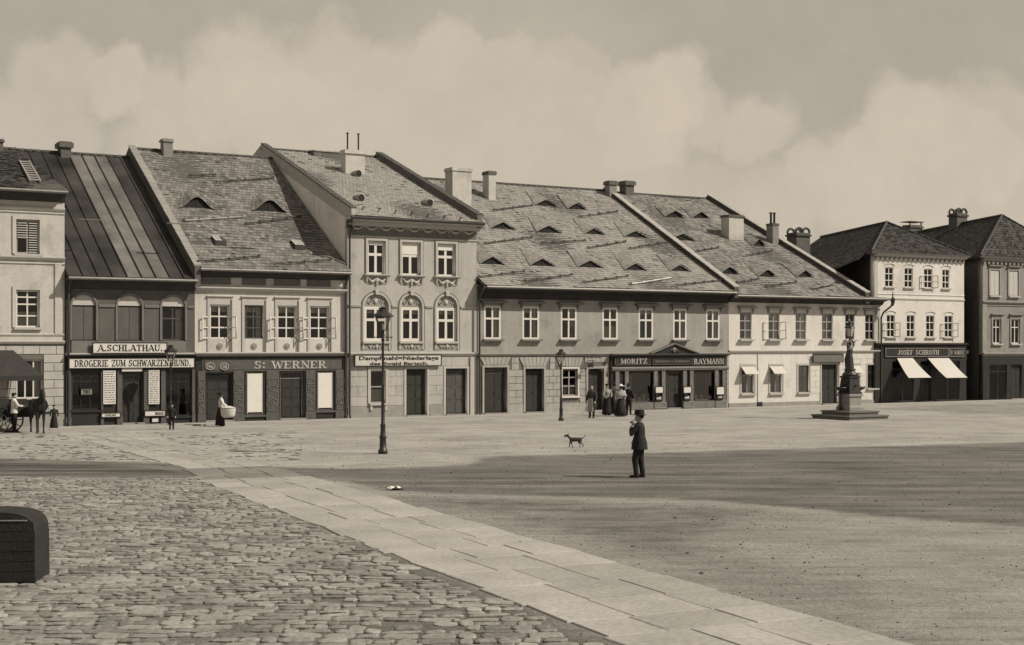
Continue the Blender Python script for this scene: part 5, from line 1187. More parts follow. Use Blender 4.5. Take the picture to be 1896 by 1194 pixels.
shop_board('shop_sign', 1758, 1783, 645, 659.5, -.12, [('P. WAREN', 1760, 1781, 649, 656)], 'short dark sign with pale letters at the right end of the corner shop fascia', mboard=M_SHOP, mtext=M_LETL, frame=M_PL)
for xa, xb, xc_, xd, lb in ((1661, 1690, 1683, 1725, 'left of the two pale canvas awnings under the JOSEF SCHROTH sign'), (1718, 1757, 1753, 1792, 'right of the two pale canvas awnings under the JOSEF SCHROTH sign')):
    zt = Z(xa, 663, -.15); vo = -1.5; u0 = U(xa, -.15); zb_ = Z(xc_, 700, vo)
    o = empty('shop_awning', WP(u0, -.15, 0), A, lb, 'awning')
    P = lambda x, v, z: (U(x, v)-u0, v+.15, z)
    n = 8; vs, fs = [], []
    for j in range(n+1):
        f = j/n; sg = -.06*math.sin(math.pi*f)
        for s in (0, 1): vs.append((P(xa, -.15, 0)[0]*(1-f)+P(xc_, vo, 0)[0]*f if s == 0 else P(xb, -.15, 0)[0]*(1-f)+P(xd, vo, 0)[0]*f, (vo+.15)*f, zt+(zb_-zt)*f+sg))
    m2 = len(vs); vs += [(x, y, z-.02) for x, y, z in vs]
    for j in range(n):
        a = 2*j; fs += [(a, a+1, a+3, a+2), (m2+a+2, m2+a+3, m2+a+1, m2+a), (a, a+2, m2+a+2, m2+a), (a+1, m2+a+1, m2+a+3, a+3)]
    MB().add(vs, fs).build('canvas', M_CANV, o)
    MB().tube([vs[m2-2], vs[m2-1]], .02, 6).tube([(vs[0][0], 0, zt-1.3), vs[m2-2]], .012, 5).tube([(vs[1][0], 0, zt-1.3), vs[m2-1]], .012, 5).build('iron_frame', M_IRON, o)
def free_chimney(h, f, xl, xc, xr, ytop, v, m, **k):
    pass
# chimneys on G (stand on its ridge and left slope)
def box_chimney(h, xl, xr, ytop, v, zb, m, arcs=0, slab=False, dep=.9):
    x0 = U(xl, v)-h.u0; x1 = U(xr, v)-h.u0; zt = Z(xl, ytop, v); a = (x1-x0)
    x0 += a*.3; 
    o = MB().box(x0, x1, v, v+dep, zb, zt-.05).build('chimney', m, h.root)
    MB().box(x0-.08, x1+.08, v-.08, v+dep+.08, zt-.30, zt-.16).build('chimney_cap', M_COPD, o)
    if arcs:
        for yy in (v+.06, v+dep-.06):
            for q in range(arcs):
                xa = x0+(x1-x0)*q/arcs; xb = x0+(x1-x0)*(q+1)/arcs
                MB().tube([(xa+(xb-xa)*(.5-.5*math.cos(math.pi*i/8)), yy, zt-.05+.32*math.sin(math.pi*i/8)) for i in range(9)], .085, 6).build('chimney_arch', M_COPD, o)
    if slab:
        MB().box(x0-.1, x1+.1, v-.1, v+dep+.1, zt+.18, zt+.24).build('cap_slab', M_COPD, o)
        for xx in (x0+.05, x1-.05): MB().box(xx-.04, xx+.04, v+.05, v+.13, zt-.05, zt+.18).build('cap_post', M_COPD, o)
box_chimney(hG, 1464, 1500, 428, 12.5, 9, M_BRD, arcs=2, dep=1.0)
# house H
hH = House('stained_end_house', 1818, 1990, 'stained grey house with shuttered windows and a big dark roof at the right edge')
zeH = Z(1818, 474); zh = lambda y: Z(1840, y)
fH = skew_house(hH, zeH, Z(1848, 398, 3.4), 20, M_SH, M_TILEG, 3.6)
w1 = [(1833, 1850), (1868, 1885), (1903, 1920)]; w2 = [(1838, 1853), (1872, 1888), (1906, 1922)]
zz = [(hH.X(a), hH.X(b), zh(547), zh(500)) for a, b in w1]+[(hH.X(a), hH.X(b), zh(636), zh(590)) for a, b in w2]
zs = zh(656)
plate_obj('wall', M_H, hH.root, rect(.004, hH.w-.004, zs, zeH-.02), [rect(*q) for q in zz], 0, .3)
for i, q in enumerate(zz):
    o = window(hH, *q, M_WF, v=.06, splits=(0, .66, 1), curtain='side', sill=M_TRIML, sill_w=.15); surround(hH, *q, M_PL, .14, .05)
    band(hH, q[0]-.2, q[1]+.2, q[3]+.32, .12, .2, M_PL, 'lintel_cap')
    if i < 3:
        for s in (0, 1):
            wd = (q[1]-q[0])/2; MB().box(s*wd+.01, (s+1)*wd-.01, -.05, -.02, .02, q[3]-q[2]-.02).build('shutter', M_CANV if i == 0 else M_CUR, o)
            for k in range(10): cbox('louvre_slat', M_CUR, o, s*wd+.05, (s+1)*wd-.05, -.06, -.052, .1+k*.15, .16+k*.15)
band(hH, 0, hH.w, zh(558), .14, .16, M_PL); band(hH, 0, hH.w, zh(565), .06, .06, M_PL); band(hH, 0, hH.w, zh(653), .2, .2, M_PL)
MB().prism_x([(-.004, zeH-.35), (-.12, zeH-.32), (-.30, zeH-.16), (-.33, zeH-.125), (-.004, zeH-.121)], -.05, hH.w+.05).build('cornice', M_PL, hH.root)
for k in range(18): cbox('dentil', M_PL, hH.root, .05+k*.4, .2+k*.4, -.15, -.004, zeH-.5, zeH-.352)
MB().box(.02, .4, -.05, -.003, zs, zeH-.36).build('corner_pilaster', M_PL, hH.root)
sh = [(1830, 1862, 675, 740), (1870, 1890, 675, 745), (1900, 1950, 675, 740)]
smh = [(hH.X(a), hH.X(b), (.1 if i == 1 else zh(d)), zh(c)) for i, (a, b, c, d) in enumerate(sh)]
plate_obj('shop_front', M_SHOP, hH.root, rect(.004, hH.w-.004, 0, zs-.003), [rect(*q) for q in smh], -.10, .25)
for i in (0, 2): window(hH, *smh[i], M_SHOP, v=-.05, cols=2, splits=(0, .8, 1), curtain=None, sill=M_SHOP, name='display_window', fw=.05)
door(hH, *smh[1], M_DOOR, v=0, frame=M_SHOP, light=.1)
box_chimney(hH, 1764, 1791, 392, 9.5, 9, M_BRD, arcs=2, dep=.8)
box_chimney(hH, 1676, 1708, 414, 18.5, 9, M_BRD, slab=True, dep=.9)
# gate wall between the two end houses
o = empty('gateway', WP(U(1789), 1.2), A, 'low gateway with pale cornice closing the gap between the two end houses', 'gate')
w = U(1817)-U(1789)-.1; zt = Z(1800, 655, 1.2)
plate_obj('wall', M_SH, o, rect(0, w, 0, zt), [arch(.25, w-.25, .02, zt-.7, .3)], 0, .35)
MB().prism_x([(0, zt+.003), (-.15, zt+.003), (-.2, zt+.15), (-.2, zt+.22), (.5, zt+.30), (.5, zt+.003)], -.08, w+.08).build('cornice', M_F, o)
MB().box(-.03, w+.03, -.06, -.003, zt-.42, zt-.02).build('frieze', M_F, o)
for s in (0, 1): MB().box(.26+s*(w-.5)/2, .25+(s+1)*(w-.5)/2-.01, .12, .17, .05, zt-.75).build('gate_leaf', M_DOOR, o)

# ------------------------------------------------------------------ street lamps
def lamp(base, hgt, label, scale=1.0):
    o = empty('street_lamp', base, 0, label, 'street lamp', 'gas lamps on the square'); s = scale
    lh = .78*s; p = hgt-lh
    MB().lathe([(.15*s, 0), (.15*s, .12), (.11*s, .16), (.10*s, .5), (.125*s, .54), (.085*s, .62), (.075*s, .9), (.095*s, .93), (.06*s, 1.0), (.045*s, p*.55), (.06*s, p*.555), (.06*s, p*.565), (.042*s, p*.58), (.035*s, p-.34), (.07*s, p-.30), (.04*s, p-.24), (.065*s, p-.12), (.03*s, p-.02), (.09*s, p)], seg=12).build('post', M_IRON, o, True)
    MB().tube([(-.28*s, 0, p-.2), (.28*s, 0, p-.2)], .014*s, 6).ball((-.28*s, 0, p-.2), .025*s, 6, 4).ball((.28*s, 0, p-.2), .025*s, 6, 4).build('ladder_bar', M_IRON, o)
    g0, g1, zz0, zz1 = .10*s, .215*s, p+.03, p+.44*s
    fr = MB()
    for i in range(4):
        a = math.pi/4+i*math.pi/2; b = a+math.pi/2
        A_, B_ = (g0*1.4*math.cos(a), g0*1.4*math.sin(a), zz0), (g1*1.4*math.cos(a), g1*1.4*math.sin(a), zz1)
        fr.bar(A_, B_, .02*s); fr.bar(A_, (g0*1.4*math.cos(b), g0*1.4*math.sin(b), zz0), .022*s); fr.bar(B_, (g1*1.4*math.cos(b), g1*1.4*math.sin(b), zz1), .03*s)
    lan = fr.build('lantern_frame', M_IRON, o)
    for i in range(4):
        a = math.pi/4+i*math.pi/2+.06; b = a+math.pi/2-.12
        MB().add([(g0*1.36*math.cos(a), g0*1.36*math.sin(a), zz0+.01), (g0*1.36*math.cos(b), g0*1.36*math.sin(b), zz0+.01), (g1*1.36*math.cos(b), g1*1.36*math.sin(b), zz1-.01), (g1*1.36*math.cos(a), g1*1.36*math.sin(a), zz1-.01)], [(0,1,2,3)]).build('lantern_pane', GLASS, lan)
    MB().lathe([(.02*s, 0), (.02*s, .12*s), (.035*s, .14*s), (.03*s, .22*s), (.0, .24*s)], (0, 0, zz0), 8).build('gas_mantle', M_LAMPG, lan)
    rr = math.sqrt(2)*g1
    MB().loft([(0, 0, zz1+.012, rr*1.12, rr*1.12), (0, 0, zz1+.05*s, rr*1.1, rr*1.1), (0, 0, zz1+.17*s, rr*.55, rr*.55), (0, 0, zz1+.20*s, rr*.42, rr*.42), (0, 0, zz1+.26*s, rr*.40, rr*.40), (0, 0, zz1+.29*s, rr*.5, rr*.5), (0, 0, zz1+.33*s, rr*.12, rr*.12), (0, 0, hgt, .008, .008)], 8).build('lantern_roof', M_IRON, o)
    return o
lamp(G(709, 840), CAMH/(840-HY)*(840-567), 'tall cast-iron gas lamp standing in front of the tall grey stucco house', 1.05)
lamp(G(1039, 779), CAMH/(779-HY)*(779-646), 'slender gas lamp at the kerb before the long taupe house', .8)
lamp(G(316, 789), CAMH/(789-HY)*(789-638), 'short gas lamp at the kerb in front of the drugstore', .95)

# ------------------------------------------------------------------ fountain
fx, fd = G(1573, 777), CAMH*F/(777-HY)
fo = empty('fountain', (fx.x+.25, fd+1.0, 0), A, 'stone market fountain on two steps with an iron figure and a lantern on top', 'fountain')
s = 1.0
def sq(mb, w, z0, z1, w2=None):
    w2 = w2 or w; a, b = w/2, w2/2
    mb.add([(-a,-a,z0),(a,-a,z0),(a,a,z0),(-a,a,z0),(-b,-b,z1),(b,-b,z1),(b,b,z1),(-b,b,z1)], [(0,3,2,1),(4,5,6,7),(0,1,5,4),(1,2,6,5),(2,3,7,6),(3,0,4,7)]); return mb
sq(sq(MB(), 2.55, 0, .13), 2.65, .132, .20).build('step', M_STEP, fo)
sq(sq(MB(), 1.9, .203, .33), 2.0, .332, .40).build('step', M_STEP, fo)
sq(sq(sq(sq(MB(), 0.94, .403, .55), 0.94, .552, .68, .80), .78, .682, 1.10), .90, 1.102, 1.22).build('pedestal', M_STEPL, fo)
sq(sq(sq(MB(), .82, 1.223, 1.30), .74, 1.302, 2.0, .60), .70, 2.002, 2.08).build('basin_block', M_DOOR, fo)
MB().lathe([(.36, 2.083), (.40, 2.14), (.34, 2.22), (.27, 2.28), (.25, 2.36), (.30, 2.40), (.28, 2.44)], seg=12).build('column', M_IRON, fo, True)
for k in range(4):
    a = k*math.pi/2+A*0; c, s_ = math.cos(a), math.sin(a)
    sp = MB().tube([(c*.28, s_*.28, 1.6), (c*.45, s_*.45, 1.66), (c*.55, s_*.55, 1.58)], [.03, .025, .02], 6).lathe([(.09, 0), (.11, .05), (.05, .09)], (c*.28, s_*.28, 1.55), 8); sp.build('spout', M_IRON, fo)
for sx2 in (-1, 1):     # side bowls
    MB().lathe([(.05, 0), (.28, .12), (.32, .20), (.28, .20), (.05, .08)], (sx2*.62, 0, 1.35), 14).lathe([(.10, -.92), (.06, -.6), (.05, 0)], (sx2*.62, 0, 1.35), 8).build('bowl', M_IRON, fo, True)
fig = MB().loft([(0, 0, 2.42, .22, .20), (0, 0, 2.7, .19, .17), (0, 0, 3.0, .16, .14), (0, 0, 3.15, .13, .11), (0, 0, 3.35, .17, .12), (0, 0, 3.46, .13, .09), (0, 0, 3.52, .05, .05), (0, 0, 3.6, .045, .045)], 14).ball((0, 0, 3.68), (.075, .08, .10))
fig.tube([(.13, 0, 3.44), (.27, -.02, 3.60), (.14, 0, 3.84), (.05, 0, 3.90)], [.045, .036, .03, .03]).tube([(-.13, 0, 3.44), (-.26, -.08, 3.28), (-.34, -.20, 3.40)], [.045, .036, .03])
fig.tube([(-.34, -.20, 3.40), (-.36, -.22, 3.52), (-.36, -.22, 3.75)], [.05, .06, .03]).tube([(0, .1, 3.4), (-.1, .16, 2.9), (-.05, .14, 2.45)], [.05, .09, .10])
fuse(fig, 'figure', M_IRON, fo, .025, 1)
MB().lathe([(.10, 3.80), (.05, 3.84), (.04, 3.95), (.12, 3.99)], seg=10).build('lamp_socket', M_IRON, fo)
lf = MB(); g0, g1, z0_, z1_ = .12, .22, 4.0, 4.42
for i in range(6):
    a, b = i*math.pi/3, (i+1)*math.pi/3
    pa = lambda g, t, z: (g*math.cos(t), g*math.sin(t), z)
    lf.bar(pa(g0, a, z0_), pa(g1, a, z1_), .02).bar(pa(g0, a, z0_), pa(g0, b, z0_), .02).bar(pa(g1, a, z1_), pa(g1, b, z1_), .03)
ln_ = lf.build('lantern_frame', M_IRON, fo)
for i in range(6):
    a, b = i*math.pi/3+.06, (i+1)*math.pi/3-.06
    MB().add([pa(g0*.97, a, z0_), pa(g0*.97, b, z0_), pa(g1*.97, b, z1_), pa(g1*.97, a, z1_)], [(0,1,2,3)]).build('lantern_pane', M_LAMPG if i % 2 else GLASS, ln_)
MB().lathe([(.29, 4.43), (.26, 4.47), (.12, 4.58), (.10, 4.66), (.13, 4.69), (.05, 4.74), (.01, 4.84)], seg=6).build('lantern_roof', M_IRON, fo)

# ------------------------------------------------------------------ people and animals
def hand(mb, w, d, s=1.0):             # palm at w pointing along d, five curled fingers
    w, d = Vector(w), Vector(d).normalized(); side = d.orthogonal().normalized(); n = d.cross(side)
    mb.tube([w, w+d*.05*s, w+d*.085*s], [(.026*s, .018*s), (.040*s, .018*s), (.036*s, .016*s)], 8)
    for i, ln in enumerate((.065, .075, .07, .055)):
        b = w+d*.078*s+side*(-.028+.0187*i)*s
        mb.tube([b, b+(d*.6+n*.25)*ln*s, b+(d*.85+n*.75)*ln*s], [.0095*s, .009*s, .0075*s], 6)
    b = w+d*.03*s-side*.032*s; mb.tube([b, b-side*.025*s+d*.03*s, b-side*.022*s+d*.06*s+n*.01], [.012*s, .010*s, .008*s], 6)
def person(base, face_deg, height, label, kind='man', top=M_CLOTH, bottom=M_CLOTH2, hat='brim', arms=None, legs=None, group=None, voxel=.022, lean=0, hatm=None, apron=None, skirt_flare=.27, coat_hem=.84, coat_m=1.0):
    o = empty('person', base, R(face_deg), label, 'person', group); k = height/1.75
    o.scale = (k, k, k)
    arms = arms or [((-.27, .0, 1.15), (-.25, .10, .90)), ((.27, .0, 1.15), (.25, .10, .90))]
    legs = legs or [((-.10, .0, .50), (-.10, 0, .09)), ((.10, .03, .50), (.11, .02, .09))]
    b = MB()                                              # continuous body: head, neck, trunk, arms with hands, legs
    b.ball((0, .01, 1.61), (.075, .095, .115), 16, 12).tube([(0, -.01, 1.44), (0, 0, 1.55)], [.055, .05], 10)
    b.tube([(0, .095, 1.625), (0, .118, 1.60), (0, .10, 1.585)], [.012, .016, .012], 6).ball((0, .085, 1.545), (.035, .025, .022), 8, 6)
    for sx in (-1, 1): b.ball((sx*.077, .0, 1.605), (.012, .022, .032), 8, 6); b.ball((sx*.03, .092, 1.628), (.012, .007, .008), 6, 4)
    b.loft([(0, 0, .86, .15, .11), (0, 0, 1.05, .13, .10), (0, 0, 1.3, .17, .11), (0, 0, 1.42, .16, .09), (0, 0, 1.47, .06, .06)], 14)
    for (e, w), sx in zip(arms, (-1, 1)):
        sh_ = Vector((sx*.17, 0, 1.40)); e, w = Vector(e), Vector(w); b.tube([sh_, e, w], [.05, .04, .028], 10); hand(b, w, (w-e))
    for (kn, an), sx in zip(legs, (-1, 1)): b.tube([(sx*.085, 0, .90), kn, an], [.075, .052, .038], 10)
    fuse(b, 'body', M_SKIN, o, voxel*.6, 1)
    c = MB()
    if kind == 'man': c.loft([(0, 0, coat_hem, .205*coat_m, .165*coat_m), (0, 0, .98, .19*coat_m, .145*coat_m), (0, 0, 1.15, .175*coat_m, .13), (0, 0, 1.32, .205, .135), (0, 0, 1.42, .185, .11), (0, 0, 1.475, .09, .08), (0, 0, 1.50, .065, .065)], 18)
    else: c.loft([(0, 0, .98, .16, .135), (0, 0, 1.08, .135, .115), (0, .01, 1.28, .18, .15), (0, 0, 1.40, .17, .11), (0, 0, 1.46, .085, .075), (0, 0, 1.50, .06, .06)], 18)
    for (e, w), sx in zip(arms, (-1, 1)):
        e, w = Vector(e), Vector(w); pad = .075 if kind == 'man' else .085
        c.tube([(sx*.165, 0, 1.41), e, e.lerp(w, .5), e.lerp(w, .93)], [pad, .062, .055, .046], 12)
    fuse(c, 'coat' if kind == 'man' else 'blouse', top, o, voxel*.7, 2)
    if kind == 'man':
        t = MB().loft([(0, 0, .84, .165, .125), (0, 0, 1.0, .16, .12)], 14)
        for (kn, an), sx in zip(legs, (-1, 1)): t.tube([(sx*.085, 0, .93), Vector((sx*.087, 0, .9)).lerp(Vector(kn), .5), kn, Vector(kn).lerp(Vector(an), .55), Vector(an)+Vector((0, 0, .02))], [.105, .098, .082, .064, .066], 12)
        fuse(t, 'trousers', bottom, o, voxel*.7, 2)
    else:
        n = 22; rings = []
        for z, r in ((.045, skirt_flare), (.3, skirt_flare*.86), (.6, skirt_flare*.72), (.85, .19), (1.0, .14), (1.04, .135)):
            rings.append([((r+(.018*math.cos(i*math.pi) if z < .8 else 0))*math.cos(2*math.pi*i/n), (r*.92+(.018*math.cos(i*math.pi) if z < .8 else 0))*math.sin(2*math.pi*i/n)-(.04 if z < .7 else 0), z) for i in range(n)])
        MB().rings(rings).build('skirt', bottom, o, True)
    if apron:
        MB().add([(-.17, .17, .35), (.17, .17, .35), (.15, .165, .8), (.11, .155, 1.05), (-.11, .155, 1.05), (-.15, .165, .8)]+[(-.17, .19+.05, .35), (.17, .24, .35), (.15, .21, .8), (.11, .17, 1.05), (-.11, .17, 1.05), (-.15, .21, .8)],
                 [(0,1,2,5),(5,2,3,4),(7,6,11,8),(8,11,10,9),(0,6,7,1),(1,7,8,2),(2,8,9,3),(3,9,10,4),(4,10,11,5),(5,11,6,0)]).build('apron', apron, o)
    sh = MB()
    for (kn, an), sx in zip(legs, (-1, 1)):
        a = Vector(an); sh.tube([a+Vector((0, 0, .10)), a+Vector((0, 0, 0)), a+Vector((0, -.02, -.035))], [.052, .052, .045], 10)
        sh.tube([(a.x, a.y-.06, a.z-.05), (a.x, a.y+.03, a.z-.045), (a.x+sx*.01, a.y+.13, a.z-.055), (a.x+sx*.01, a.y+.17, a.z-.062)], [.040, .045, .040, .022], 10)
    fuse(sh, 'boots', M_LEA, o, voxel*.6, 1)
    hm = hatm or M_CLOTH
    MB().ball((0, -.02, 1.64), (.085, .095, .105), 14, 8).build('hair', M_HAIR, o, True) if kind == 'woman' else MB().ball((0, -.03, 1.655), (.079, .082, .085), 14, 8).build('hair', M_HAIR, o, True)
    if hat == 'brim': MB().lathe([(.06, 1.665), (.145, 1.672), (.15, 1.68), (.10, 1.69), (.092, 1.70), (.088, 1.78), (.078, 1.805), (.0, 1.80)], seg=20).build('hat', hm, o, True)
    if hat == 'tall': MB().loft([(0, 0, 1.685, .13, .15), (0, 0, 1.688, .155, .175), (0, 0, 1.70, .155, .175), (0, 0, 1.704, .108, .122), (0, 0, 1.75, .106, .12), (0, 0, 1.79, .104, .118), (0, 0, 1.82, .104, .115), (0, 0, 1.835, .085, .095), (0, 0, 1.825, .01, .01)], 24).build('hat', hm, o, False)
    if hat == 'wide': MB().lathe([(.06, 1.68), (.27, 1.67), (.28, 1.685), (.12, 1.70), (.11, 1.76), (.05, 1.79), (.0, 1.79)], seg=20).build('hat', hm, o, True)
    if hat == 'cap': MB().lathe([(.09, 1.66), (.10, 1.69), (.11, 1.72), (.08, 1.75), (.0, 1.75)], seg=16).ball((0, .10, 1.675), (.06, .05, .01), 10, 4).build('cap', hm, o, True)
    return o
man = person(G(1184, 884), 80, 1.70, 'man in black coat and tall brimmed hat standing alone in the middle of the square', 'man', M_CLOTH, M_CLOTH, 'tall',
       arms=[((-.22, .20, 1.16), (-.08, .17, 1.38)), ((.27, -.06, 1.15), (.22, .10, .98))], legs=[((-.07, .10, .50), (-.09, .07, .09)), ((.08, -.02, .50), (.10, -.07, .09))], voxel=.012, coat_hem=.76, coat_m=1.22)
man.scale = (man.scale[0]*1.14, man.scale[1]*1.16, man.scale[2]*1.03)
MB().prism_y([(-.045, 1.49), (.03, 1.49), (.012, 1.34), (-.03, 1.36)], .105, .135).build('shirt_front', M_CLOTHW, man)
MB().tube([(-.06, .22, 1.47), (-.04, .17, 1.53), (-.01, .11, 1.555)], [.018, .008, .007], 6).build('pipe', M_LEA, man)
grp = 'passers-by gathered at the toy shop'
def wb_(x, yb): return G(x, yb)
person(wb_(1096, 774), 150, 1.62, 'person in dark jacket and pale apron standing in the arched doorway', 'man', M_CLOTH2, M_CLOTH, None, apron=M_CLOTHG, group=grp)
person(wb_(1124, 769), 200, 1.62, 'person in dark dress with pale sleeves between the doorway and the shop window', 'woman', M_CLOTHG, M_CLOTH, 'cap', arms=[((-.24, .06, 1.15), (-.16, .24, 1.10)), ((.25, .05, 1.14), (.18, .22, 1.02))], group=grp)
w_ = person(wb_(1149, 771), 10, 1.60, 'woman in white-brimmed hat and pale cape with dark skirt before the left shop window', 'woman', M_CLOTHW, M_CLOTH, 'wide', hatm=M_CLOTHW, group=grp, skirt_flare=.36)
MB().loft([(0, 0, 1.12, .35, .30), (0, 0, 1.16, .37, .31), (0, 0, 1.30, .28, .22), (0, 0, 1.42, .17, .12), (0, 0, 1.49, .07, .07)], 18).build('cape', M_CLOTHG, w_, True)
person(wb_(1164, 768), -30, 1.58, 'person in dark coat close behind the woman with the pale cape', 'man', M_CLOTH, M_CLOTH, 'brim', group=grp)
person(wb_(1137, 766), 30, 1.62, 'person in dark clothes half hidden left of the woman with the pale cape', 'woman', M_CLOTH2, M_CLOTH, 'brim', group=grp)
wn = person(wb_(409, 789), -80, 1.50, 'woman in wide dark hat and white blouse carrying a white basket past the WERNER shop', 'woman', M_CLOTHW, M_CLOTH, 'wide', arms=[((-.24, .12, 1.15), (-.16, .34, 1.00)), ((.24, .12, 1.15), (.16, .34, 1.00))])
bk = empty('wash_basket', wb_(409, 789)+Vector((.36, -.22, .40)), 0, 'round white basket carried by the woman before the WERNER shop', 'basket')
MB().loft([(0, 0, 0, .24, .20), (0, 0, .10, .31, .26), (0, 0, .38, .34, .28), (0, 0, .42, .35, .29), (0, 0, .44, .30, .25), (0, 0, .50, .12, .10)], 20).build('basket_body', M_CLOTHW, bk, True)
MB().tube([(.34*math.cos(t), .28*math.sin(t), .42) for t in [2*math.pi*i/20 for i in range(21)]], .018, 6).build('rim', M_CLOTHG, bk, True)
person(G(318, 796), 190, 1.12, 'small child in dark clothes standing beside the lamp outside the drugstore', 'man', M_CLOTH, M_CLOTH, 'cap')
person(G(26, 800), -60, 1.62, 'man in white shirt sleeves and dark trousers at the left edge beside the horse', 'man', M_CLOTHW, M_CLOTH, 'cap', arms=[((-.26, .02, 1.15), (-.20, .16, .98)), ((.25, .12, 1.18), (.20, .36, 1.15))])
person(G(100, 795), 200, 1.05, 'crouching small figure in dark cloak right of the horse', 'woman', M_CLOTH, M_CLOTH, 'cap', skirt_flare=.30)
def quad(base, rz, s, m, label, kind):
    o = empty(kind, base, R(rz), label, kind); o.scale = (s, s, s); b = MB()
    if kind == 'horse':    # withers 1.5 m, faces +y
        b.tube([(0, -.85, 1.18), (0, -.70, 1.22), (0, -.45, 1.18), (0, 0, 1.10), (0, .35, 1.14), (0, .58, 1.18), (0, .70, 1.15)], [(.16, .16), (.27, .27), (.30, .28), (.29, .31), (.27, .32), (.22, .28), (.12, .16)], 16)
        b.tube([(0, .50, 1.30), (0, .75, 1.52), (0, .95, 1.78), (0, 1.02, 1.86)], [(.20, .16), (.15, .11), (.11, .085), (.08, .07)], 12)
        b.tube([(0, .93, 1.85), (0, 1.08, 1.74), (0, 1.28, 1.50), (0, 1.36, 1.38)], [(.10, .09), (.10, .095), (.065, .06), (.055, .05)], 12)
        for sx in (-1, 1):
            b.tube([(sx*.06, .93, 1.88), (sx*.075, .92, 2.02)], [.035, .008], 6)
            b.tube([(sx*.14, .50, 1.10), (sx*.15, .50, .85), (sx*.14, .52, .52), (sx*.14, .50, .25), (sx*.14, .50, .10), (sx*.14, .54, .0)], [.12, .085, .055, .038, .045, .062], 10)
            b.tube([(sx*.15, -.62, 1.12), (sx*.16, -.50, .82), (sx*.15, -.74, .55), (sx*.15, -.68, .25), (sx*.15, -.66, .10), (sx*.15, -.62, .0)], [.19, .12, .065, .042, .048, .062], 10)
        fuse(b, 'body', m, o, .028, 2)
        MB().tube([(0, -.95, 1.25), (0, -1.05, 1.0), (0, -1.02, .6)], [.05, .08, .03], 8).build('tail', M_HAIR, o, True)
        MB().tube([(.0, .45, 1.50), (0, .70, 1.72), (0, .88, 1.92)], [(.03, .08), (.03, .09), (.03, .06)], 6).build('mane', M_HAIR, o, True)
        MB().tube([(.30*math.cos(t), .48+.06*math.sin(t), 1.2+.34*math.sin(t)) for t in [2*math.pi*i/16 for i in range(17)]], .035, 6).build('collar', M_LEA, o, True)
    else:                   # small dog, shoulder .36 m
        b.tube([(0, -.24, .30), (0, -.10, .30), (0, .10, .29), (0, .20, .31)], [(.06, .07), (.07, .075), (.075, .09), (.05, .07)], 12)
        b.tube([(0, .18, .34), (0, .26, .42)], [.05, .042], 8).tube([(0, .25, .44), (0, .33, .43), (0, .41, .40)], [.05, .04, .02], 10)
        b.tube([(0, -.24, .33), (0, -.33, .40), (0, -.36, .46), (0, -.33, .48)], [.02, .016, .012, .01], 6)
        for sx in (-1, 1):
            b.tube([(sx*.03, .24, .47), (sx*.035, .23, .53)], [.02, .006], 6)
            b.tube([(sx*.045, .15, .26), (sx*.05, .16+sx*.04, .13), (sx*.05, .15+sx*.07, .015)], [.04, .02, .018], 8)
            b.tube([(sx*.045, -.20, .28), (sx*.05, -.15-sx*.03, .19), (sx*.05, -.24-sx*.05, .11), (sx*.05, -.21-sx*.06, .015)], [.055, .032, .018, .018], 8)
        fuse(b, 'body', m, o, .011, 1)
    return o
quad(G(70, 801), -150, .93, M_HORSE, 'dark harnessed horse standing at the left edge before the corner house', 'horse')
quad(G(1065, 829), 84, .98, mat('brown_dog_coat', .05, .3, 8, .2), 'small dark dog walking left across the light ground of the square', 'dog')

o = empty('horse_cart', WP(U(4), -1.7), A, 'dark two-wheeled cart standing under the awning behind the horse and the man in shirt sleeves', 'cart'); o.scale = (.8, .62, .80)
MB().prism_x([(-.75, .75), (.75, .75), (.85, 1.25), (-.85, 1.25)], -1.3, .9).build('cart_body', M_WOOD, o)
for k in range(3):
    for sy in (-1, 1): cbox('side_board', M_DOOR, o, -1.34, .94, sy*.86-.02, sy*.86+.02, 1.26+k*.14, 1.38+k*.14)
for sy in (-1, 1):
    wh = MB().tube([(-.2+.62*math.cos(t), sy*.98, .64+.62*math.sin(t)) for t in [2*math.pi*i/24 for i in range(25)]], .042, 6).tube([(-.2, sy*.90, .64), (-.2, sy*1.06, .64)], .09, 10)
    for k in range(10): wh.bar((-.2, sy*.98, .64), (-.2+.6*math.cos(k*math.pi/5), sy*.98, .64+.6*math.sin(k*math.pi/5)), .04)
    wh.build('wheel', M_WOOD, o); MB().bar((.8, sy*.45, .82), (2.3, sy*.38, .98), .06).build('shaft', M_WOOD, o)
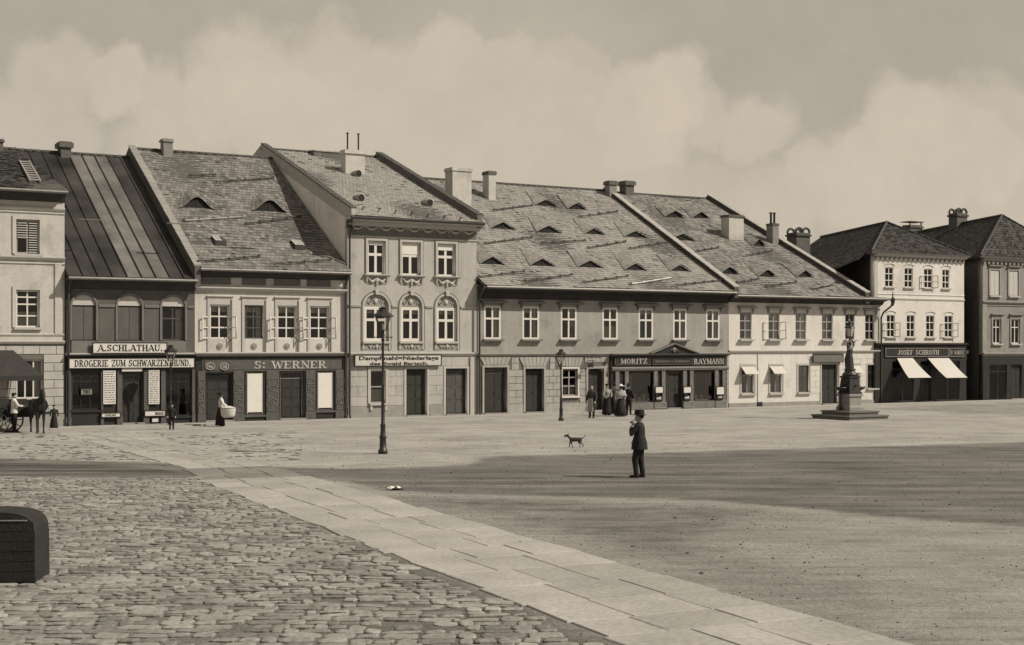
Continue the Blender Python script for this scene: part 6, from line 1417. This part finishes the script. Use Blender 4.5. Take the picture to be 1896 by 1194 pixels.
# ------------------------------------------------------------------ small things
o = empty('covered_chest', G(-12, 1072), R(3), 'black boarded chest with rounded lid and one pale edge line at the lower left corner', 'chest'); o.scale = (.88, .9, .86)
prof = [(-.9, 0), (-.9, 1.05)]+[(-.74-.16*math.cos(t), 1.07+.16*math.sin(t)) for t in (.4, .9, 1.35)]+[(.1, 1.245), (.45, 1.22)]+[(.52+.30*math.sin(t), .90+.30*math.cos(t)) for t in (.2, .6, 1.0, 1.35)]+[(.83, .80), (.84, 0)]
MB().prism_y(prof, -.45, .45).build('body', M_WOOD, o)
for k in range(6):
    z = .03+.175*k; MB().prism_y([(-.88+rnd.uniform(-.01, .01), z), (.835+rnd.uniform(-.012, .012), z), (.835-(.0 if k < 5 else .03), z+.165), (-.88, z+.165)], -.475-rnd.uniform(0, .012), -.453).build('board', M_WOOD, o)
MB().box(-.9, .70, -.49, -.453, 1.083, 1.10).build('lid_edge', M_PL, o)
o = empty('paper_scrap', G(731, 906), R(20), 'crumpled scrap of white paper lying on the dark ground', 'paper')
r2 = random.Random(5); vs, fs = [], []
for j in range(5):
    for i in range(6): vs.append((-.16+.064*i+r2.uniform(-.02, .02), -.25+.11*j, r2.uniform(.01, .13)*(1-abs(i-2.5)/4)))
fs = [(j*6+i, j*6+i+1, j*6+i+7, j*6+i+6) for j in range(4) for i in range(5)]
MB().add(vs, fs).build('crumpled_sheet', M_PAPER, o)
st = MB()
for _ in range(2600):
    px_, py_ = r2.uniform(-100, 1990), 640+170*r2.random()**-.75
    if py_ > 1215 or py_ < 795: continue
    g = G(px_, py_); s_ = r2.uniform(.006, .016)*(1 if r2.random() > .04 else 2)
    st.ball((g.x, g.y, s_*.3), (s_*1.3, s_, s_*.8), 6, 4)
for _ in range(420):         # straw, hoof marks and dung crumbs trodden into the yard at the left
    g = G(r2.uniform(-60, 560), r2.uniform(800, 852)); s_ = r2.uniform(.02, .06)
    st.ball((g.x, g.y, s_*.1), (s_*r2.uniform(1.2, 3.5), s_*1.2, s_*.35), 6, 4)
tag(st.build('scattered_pebbles', mat('dark_pebble', .10, .3, 3, .2), None), 'loose dark pebbles and crumbs of dung strewn over the square', 'pebbles', kind='stuff')
